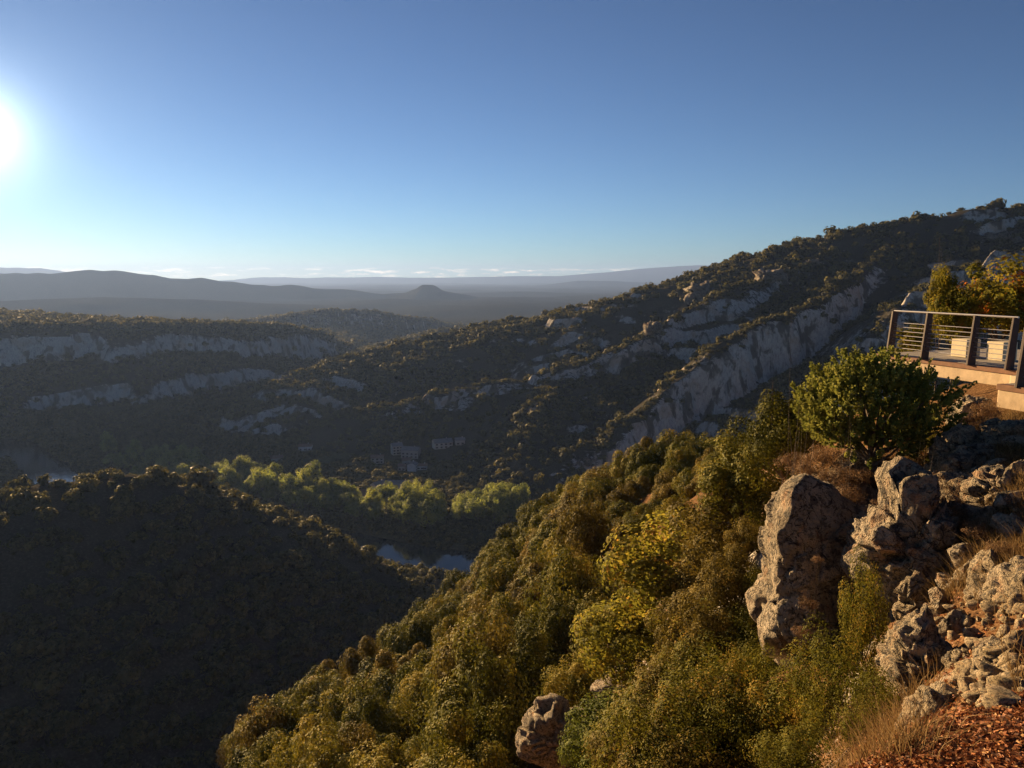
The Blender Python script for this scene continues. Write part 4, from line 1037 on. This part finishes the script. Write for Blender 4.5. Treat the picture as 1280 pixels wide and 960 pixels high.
# the wood on the near slope: nearest 270 as trees, the rest as a mass
x, y = scatter(30, 290, lambda r: 4.7 if r < 90 else 4.7 + (r - 90) * 0.010, R(44))
z, sl, cl_ = grid_lookup(x, y); r = np.hypot(x, y)
a_, b_ = x / y * FPX + 640, 0
dd = np.sqrt(x * x + y * y)
fy = y * CP - z * SP; uy = 480 - (y * SP + z * CP) / fy * FPX; ux = 640 + x / fy * FPX
keep = (cl_ == 5) & ~((ux < 300) & (uy > 890)) & (ux < 1010) & ~((r < 46) & (ux > 700)) & (ux > -150) & (uy < 1120)
keep &= ~((ux > 640) & (ux < 760) & (uy > 870) & (r < 42))
x, y, z, r, ux, uy = (q[keep] for q in (x, y, z, r, ux, uy))
# drop the ones standing on the unseen back of the spur
vis = []
for i in range(len(x)):
    tt = np.linspace(0.25, 0.97, 40); zz, _, _ = grid_lookup(x[i] * tt, y[i] * tt); top = z[i] + 4.5
    vis.append((zz < top * tt + 0.2).all())
vis = np.array(vis); x, y, z, r, ux = x[vis], y[vis], z[vis], r[vis], ux[vis]
order = np.argsort(r); x, y, z, r, ux = x[order], y[order], z[order], r[order], ux[order]
print('near wood', len(x))
sp_ = np.where(r < 90, 4.7, 4.7 + (r - 90) * 0.010)
cnt = [0, 0]
mass_p, mass_s = [], []
for i in range(len(x)):
    s = sp_[i] * rng.uniform(0.40, 0.74); sz = s * rng.uniform(0.9, 1.5)
    if ux[i] > 760 and r[i] < 110: s = min(s, 1.0 + (r[i] - 30) * 0.016); sz = s * rng.uniform(0.8, 1.1)
    near_ = r[i] < 66
    q = rng.random()
    if i < 290:
        if q < 0.74: plant('oak_tree', BIGOAK[rng.randrange(2)] if near_ else OAKS[rng.randrange(4)], x[i], y[i], z[i] - 0.3 - sz * 0.45, s, rng.uniform(0, 6.28), 'olive green holm oak crowded in the wood of the sunlit near slope', 'tree', 'holm oaks of the near slope', sz)
        else: plant('oak_tree', (BIGBROWN if near_ else BROAKS)[rng.randrange(2)], x[i], y[i], z[i] - 0.3 - sz * 0.45, s, rng.uniform(0, 6.28), 'brownish autumn oak scattered in the wood of the near slope', 'tree', 'brown oaks of the near slope', sz)
    else:
        mass_p.append((x[i], y[i], z[i] - 0.3 + sz * 0.95)); mass_s.append((s, s, sz))
if mass_p: instancer('slope_woodland', np.array(mass_p), np.array(mass_s), C_OAK, 'farthest oaks of the sunlit slope, dropping towards the river', 'woodland')

# ------------------------------------------------------------------ riverside trees
def rtree(u, v, w, protos, lab, grp, hs=1.0, kind='riverside_tree'):
    p = G(u, v, -178.0)
    pr = protos[rng.randrange(len(protos))]; s = w * .5
    plant(kind, pr, p[0], p[1], gz(p[0], p[1]) - 0.5, s, rng.uniform(0, 6.28), lab, 'tree', grp, s * hs)
rtree(522, 645, 9.5, POPLAR, 'tall slender poplar, left of a pair by the river', None, 1.0, 'poplar_tree')
rtree(535, 640, 9.5, POPLAR, 'tall golden poplar, partner of the pair by the river', None, 0.9, 'poplar_tree')
bandu = [(150,590),(250,610),(300,622),(360,636),(420,642),(480,652),(540,660),(600,658),(650,650)]
for i in range(140):
    u = rng.uniform(135, 670); v = np.interp(u, [b[0] for b in bandu], [b[1] for b in bandu]) + rng.uniform(-24, 6)
    if 548 < u < 568: continue
    rtree(u, v, rng.uniform(10, 18), RIVERT, 'yellow green riverside tree in the belt along the far bank', 'riverside trees', rng.uniform(0.75, 1.05))

# ------------------------------------------------------------------ heath, grass, leaves
heath_px = [(1000,612,13.0,44),(985,630,12.8,40),(1030,575,13.6,60),(1012,590,13.2,48),(1050,600,12.4,56),(1060,622,11.8,46),(1040,640,11.4,30),(1005,645,11.2,24),(1075,600,12.6,40),(992,580,15,44),
            (1170,640,9.6,76),(1160,605,10.6,46),(1195,650,9.3,50),(1215,565,11.8,40),(1232,515,13.2,42),(1205,625,10.0,44),(1140,625,10.2,26),(1255,690,8.0,46),(1225,665,8.7,40),(1022,700,10.3,16),(1010,755,10.1,26),(1000,790,10,24),(1100,640,10.6,40),(1262,580,10.6,44),(1275,640,9.2,50),(1120,940,5.3,46),(1095,955,5.4,40),(1060,835,8.3,30)]
for u, v, wpx in ((905,690,90),(925,735,80),(905,785,100),(928,815,75),(885,835,110),(925,865,90),(935,690,60),(940,640,70),(945,780,50),(948,740,44),(860,800,100),(880,740,90)):
    p = hit(u, v + wpx * 0.35)
    if p is None: continue
    Y = p[1]; w = wpx * 0.5 * Y / FPX; pr = BOX if Y < 14 else BIGBROWN
    plant('box_shrub' if Y < 14 else 'oak_bush', pr[rng.randrange(2)], p[0], p[1], p[2] - 0.6 * w, w, rng.uniform(0, 6.28), 'scrubby bush on the steep bank just left of the grey slab', 'shrub', 'bushes left of the slab')
k_ = 0
for i in range(330):
    u, v = (rng.uniform(690, 1075), rng.uniform(705, 1010)) if i < 260 else (rng.uniform(520, 1080), rng.uniform(1030, 1250))
    if u > 955 and v < 835: continue
    if 640 < u < 830 and 850 < v < 960 : continue
    p = hit(u, v)
    if p is None or p[1] > 48 or p[1] < 5: continue
    Y = p[1]; w = rng.uniform(0.55, 0.95) * (0.45 + Y * 0.055)
    pr, kind, lab, grp = [(BOX, 'box_shrub', 'olive box shrub in the thicket that covers the steep bank', 'box thicket'), (BIGBROWN, 'oak_bush', 'brown oak scrub mixed into the box thicket of the steep bank', 'oak scrub in the box thicket'), (BIGOAK, 'oak_bush', 'olive oak bush mixed into the box thicket of the steep bank', 'oak bushes in the box thicket')][rng.choice((0, 0, 0, 1, 1, 2)) if Y < 14 else rng.choice((1, 1, 2, 2))]
    q_ = pr[rng.randrange(len(pr))]; hw = w * FPX / Y; tv_ = v - q_[2] * 2 * w * FPX / Y * 0.8
    if any(u + hw > a0 and u - hw < a1 and v > b0 and tv_ < b1 for a0, b0, a1, b1 in ((962, 600, 1100, 815), (1088, 590, 1215, 800), (655, 880, 740, 935), (830, 640, 880, 760))): continue
    plant(kind, q_, p[0], p[1], gz(p[0], p[1]) - 0.5 * w, w, rng.uniform(0, 6.28), lab, 'shrub', grp)
for u, v, Y, w in heath_px:
    put('heath_shrub', HEATH, u, v, Y, w, 'dry brown heath bush growing between the rocks of the bank', 'bush', 'dry heath bushes')
def blades(pts, n_each, h, spread, w, seed, tname):
    g = np.random.default_rng(seed); k = len(pts); n_ = k * n_each
    base = np.repeat(np.array(pts), n_each, 0); off = g.normal(size=(n_, 2)) * spread
    b0 = base.copy(); b0[:, :2] += off; 
    zz, _, _ = grid_lookup(b0[:, 0], b0[:, 1]); b0[:, 2] = zz - 0.02
    ln = h * (0.5 + g.random(n_)); lean_ = g.normal(size=(n_, 2)) * 0.35 + off / spread * 0.18
    mid = b0 + np.c_[lean_ * (ln * 0.4)[:, None], ln * 0.55]; tip = b0 + np.c_[lean_ * (ln * 1.1)[:, None], ln * 0.95]
    a = g.random(n_) * 6.283; sd = np.c_[np.cos(a), np.sin(a), np.zeros(n_)] * w
    v = np.stack([b0 - sd, b0 + sd, mid + sd * .7, mid - sd * .7, tip], 1).reshape(-1, 3)
    i = np.arange(n_) * 5
    f = np.concatenate([np.stack([i, i+1, i+2, i+3], 1), np.stack([i+3, i+2, i+4, i+4], 1)])
    me = bpy.data.meshes.new(tname)
    f3 = np.concatenate([np.stack([i, i+1, i+2], 1), np.stack([i, i+2, i+3], 1), np.stack([i+3, i+2, i+4], 1)])
    return mesh_np(tname, v, f3, attrs={'tint': np.repeat(np.clip(0.5 + .25 * g.normal(size=n_), 0, 1), 5)})
gp = []
for i in range(330):
    u, v = rng.uniform(1130, 1285), rng.uniform(505, 745)
    p = hit(u, v)
    if p is not None and p[1] < 16: gp.append(p)
for i in range(70):
    p = hit(rng.uniform(975, 1110), rng.uniform(560, 650))
    if p is not None and p[1] < 20: gp.append(p)
for i in range(50):
    p = hit(rng.uniform(1060, 1150), rng.uniform(860, 958))
    if p is not None and p[1] < 9: gp.append(p)
for i in range(420):        # the bank goes on to the right of the view
    x_, y_ = rng.uniform(3.2, 17), rng.uniform(2.0, 13.5)
    if x_ > 0.70 * y_ and not (y_ > 11.5 and x_ > 8): gp.append((x_, y_, gz(x_, y_)))
stuff(link('dry_grass', blades(gp, 46, 0.24, 0.10, 0.0032, 5, 'dry_grass'), M['grass']), 'dry straw coloured grass on the bank below the terrace', 'grass')
# fallen leaves
lx, ly = [], []
for i in range(900):
    u, v = rng.uniform(1090, 1300), rng.uniform(868, 990)
    if v < 905 - (u - 1130) * 0.13: continue
    p = hit(u, v, 1.5)
    if p is None or p[1] > 8: continue
    lx.append(p[0]); ly.append(p[1])
g = np.random.default_rng(9); k = 26
bx = np.repeat(lx, k) + g.normal(size=len(lx) * k) * 0.09; by = np.repeat(ly, k) + g.normal(size=len(lx) * k) * 0.09
for i in range(260):
    p = hit(rng.uniform(1100, 1285), rng.uniform(500, 880))
    if p is not None and p[1] < 16: bx = np.r_[bx, p[0] + g.normal(size=10) * 0.15]; by = np.r_[by, p[1] + g.normal(size=10) * 0.15]
for i in range(500):
    x_, y_ = rng.uniform(2.2, 12), rng.uniform(1.2, 9)
    if x_ > 0.66 * y_: bx = np.r_[bx, x_ + g.normal(size=14) * 0.2]; by = np.r_[by, y_ + g.normal(size=14) * 0.2]
n_ = len(bx); zz, _, _ = grid_lookup(bx, by)
pos = np.c_[bx, by, zz + 0.012 + g.random(n_) * 0.035]
nrm = g.normal(size=(n_, 3)) * 0.55 + np.array([-0.2, -0.1, 0.9]); nrm /= np.linalg.norm(nrm, axis=1)[:, None]
t = g.normal(size=(n_, 3)); t -= nrm * (t * nrm).sum(1)[:, None]; t /= np.linalg.norm(t, axis=1)[:, None]; b = np.cross(nrm, t)
L = 0.038 * (0.6 + 0.8 * g.random(n_)); t *= (L / 2)[:, None]; b *= (L * .3)[:, None]; up_ = nrm * (L * 0.2)[:, None]
v = np.stack([pos - t, pos - t * .2 + b + up_, pos + t, pos - t * .2 - b + up_], 1).reshape(-1, 3)
stuff(link('fallen_leaves', mesh_np('fallen_leaves', v, np.arange(4 * n_).reshape(-1, 4), attrs={'tint': np.repeat(np.clip(0.45 + .33 * g.normal(size=n_), 0, 1), 4)}), M['litter']), 'rusty fallen oak leaves covering the bank', 'leaves')
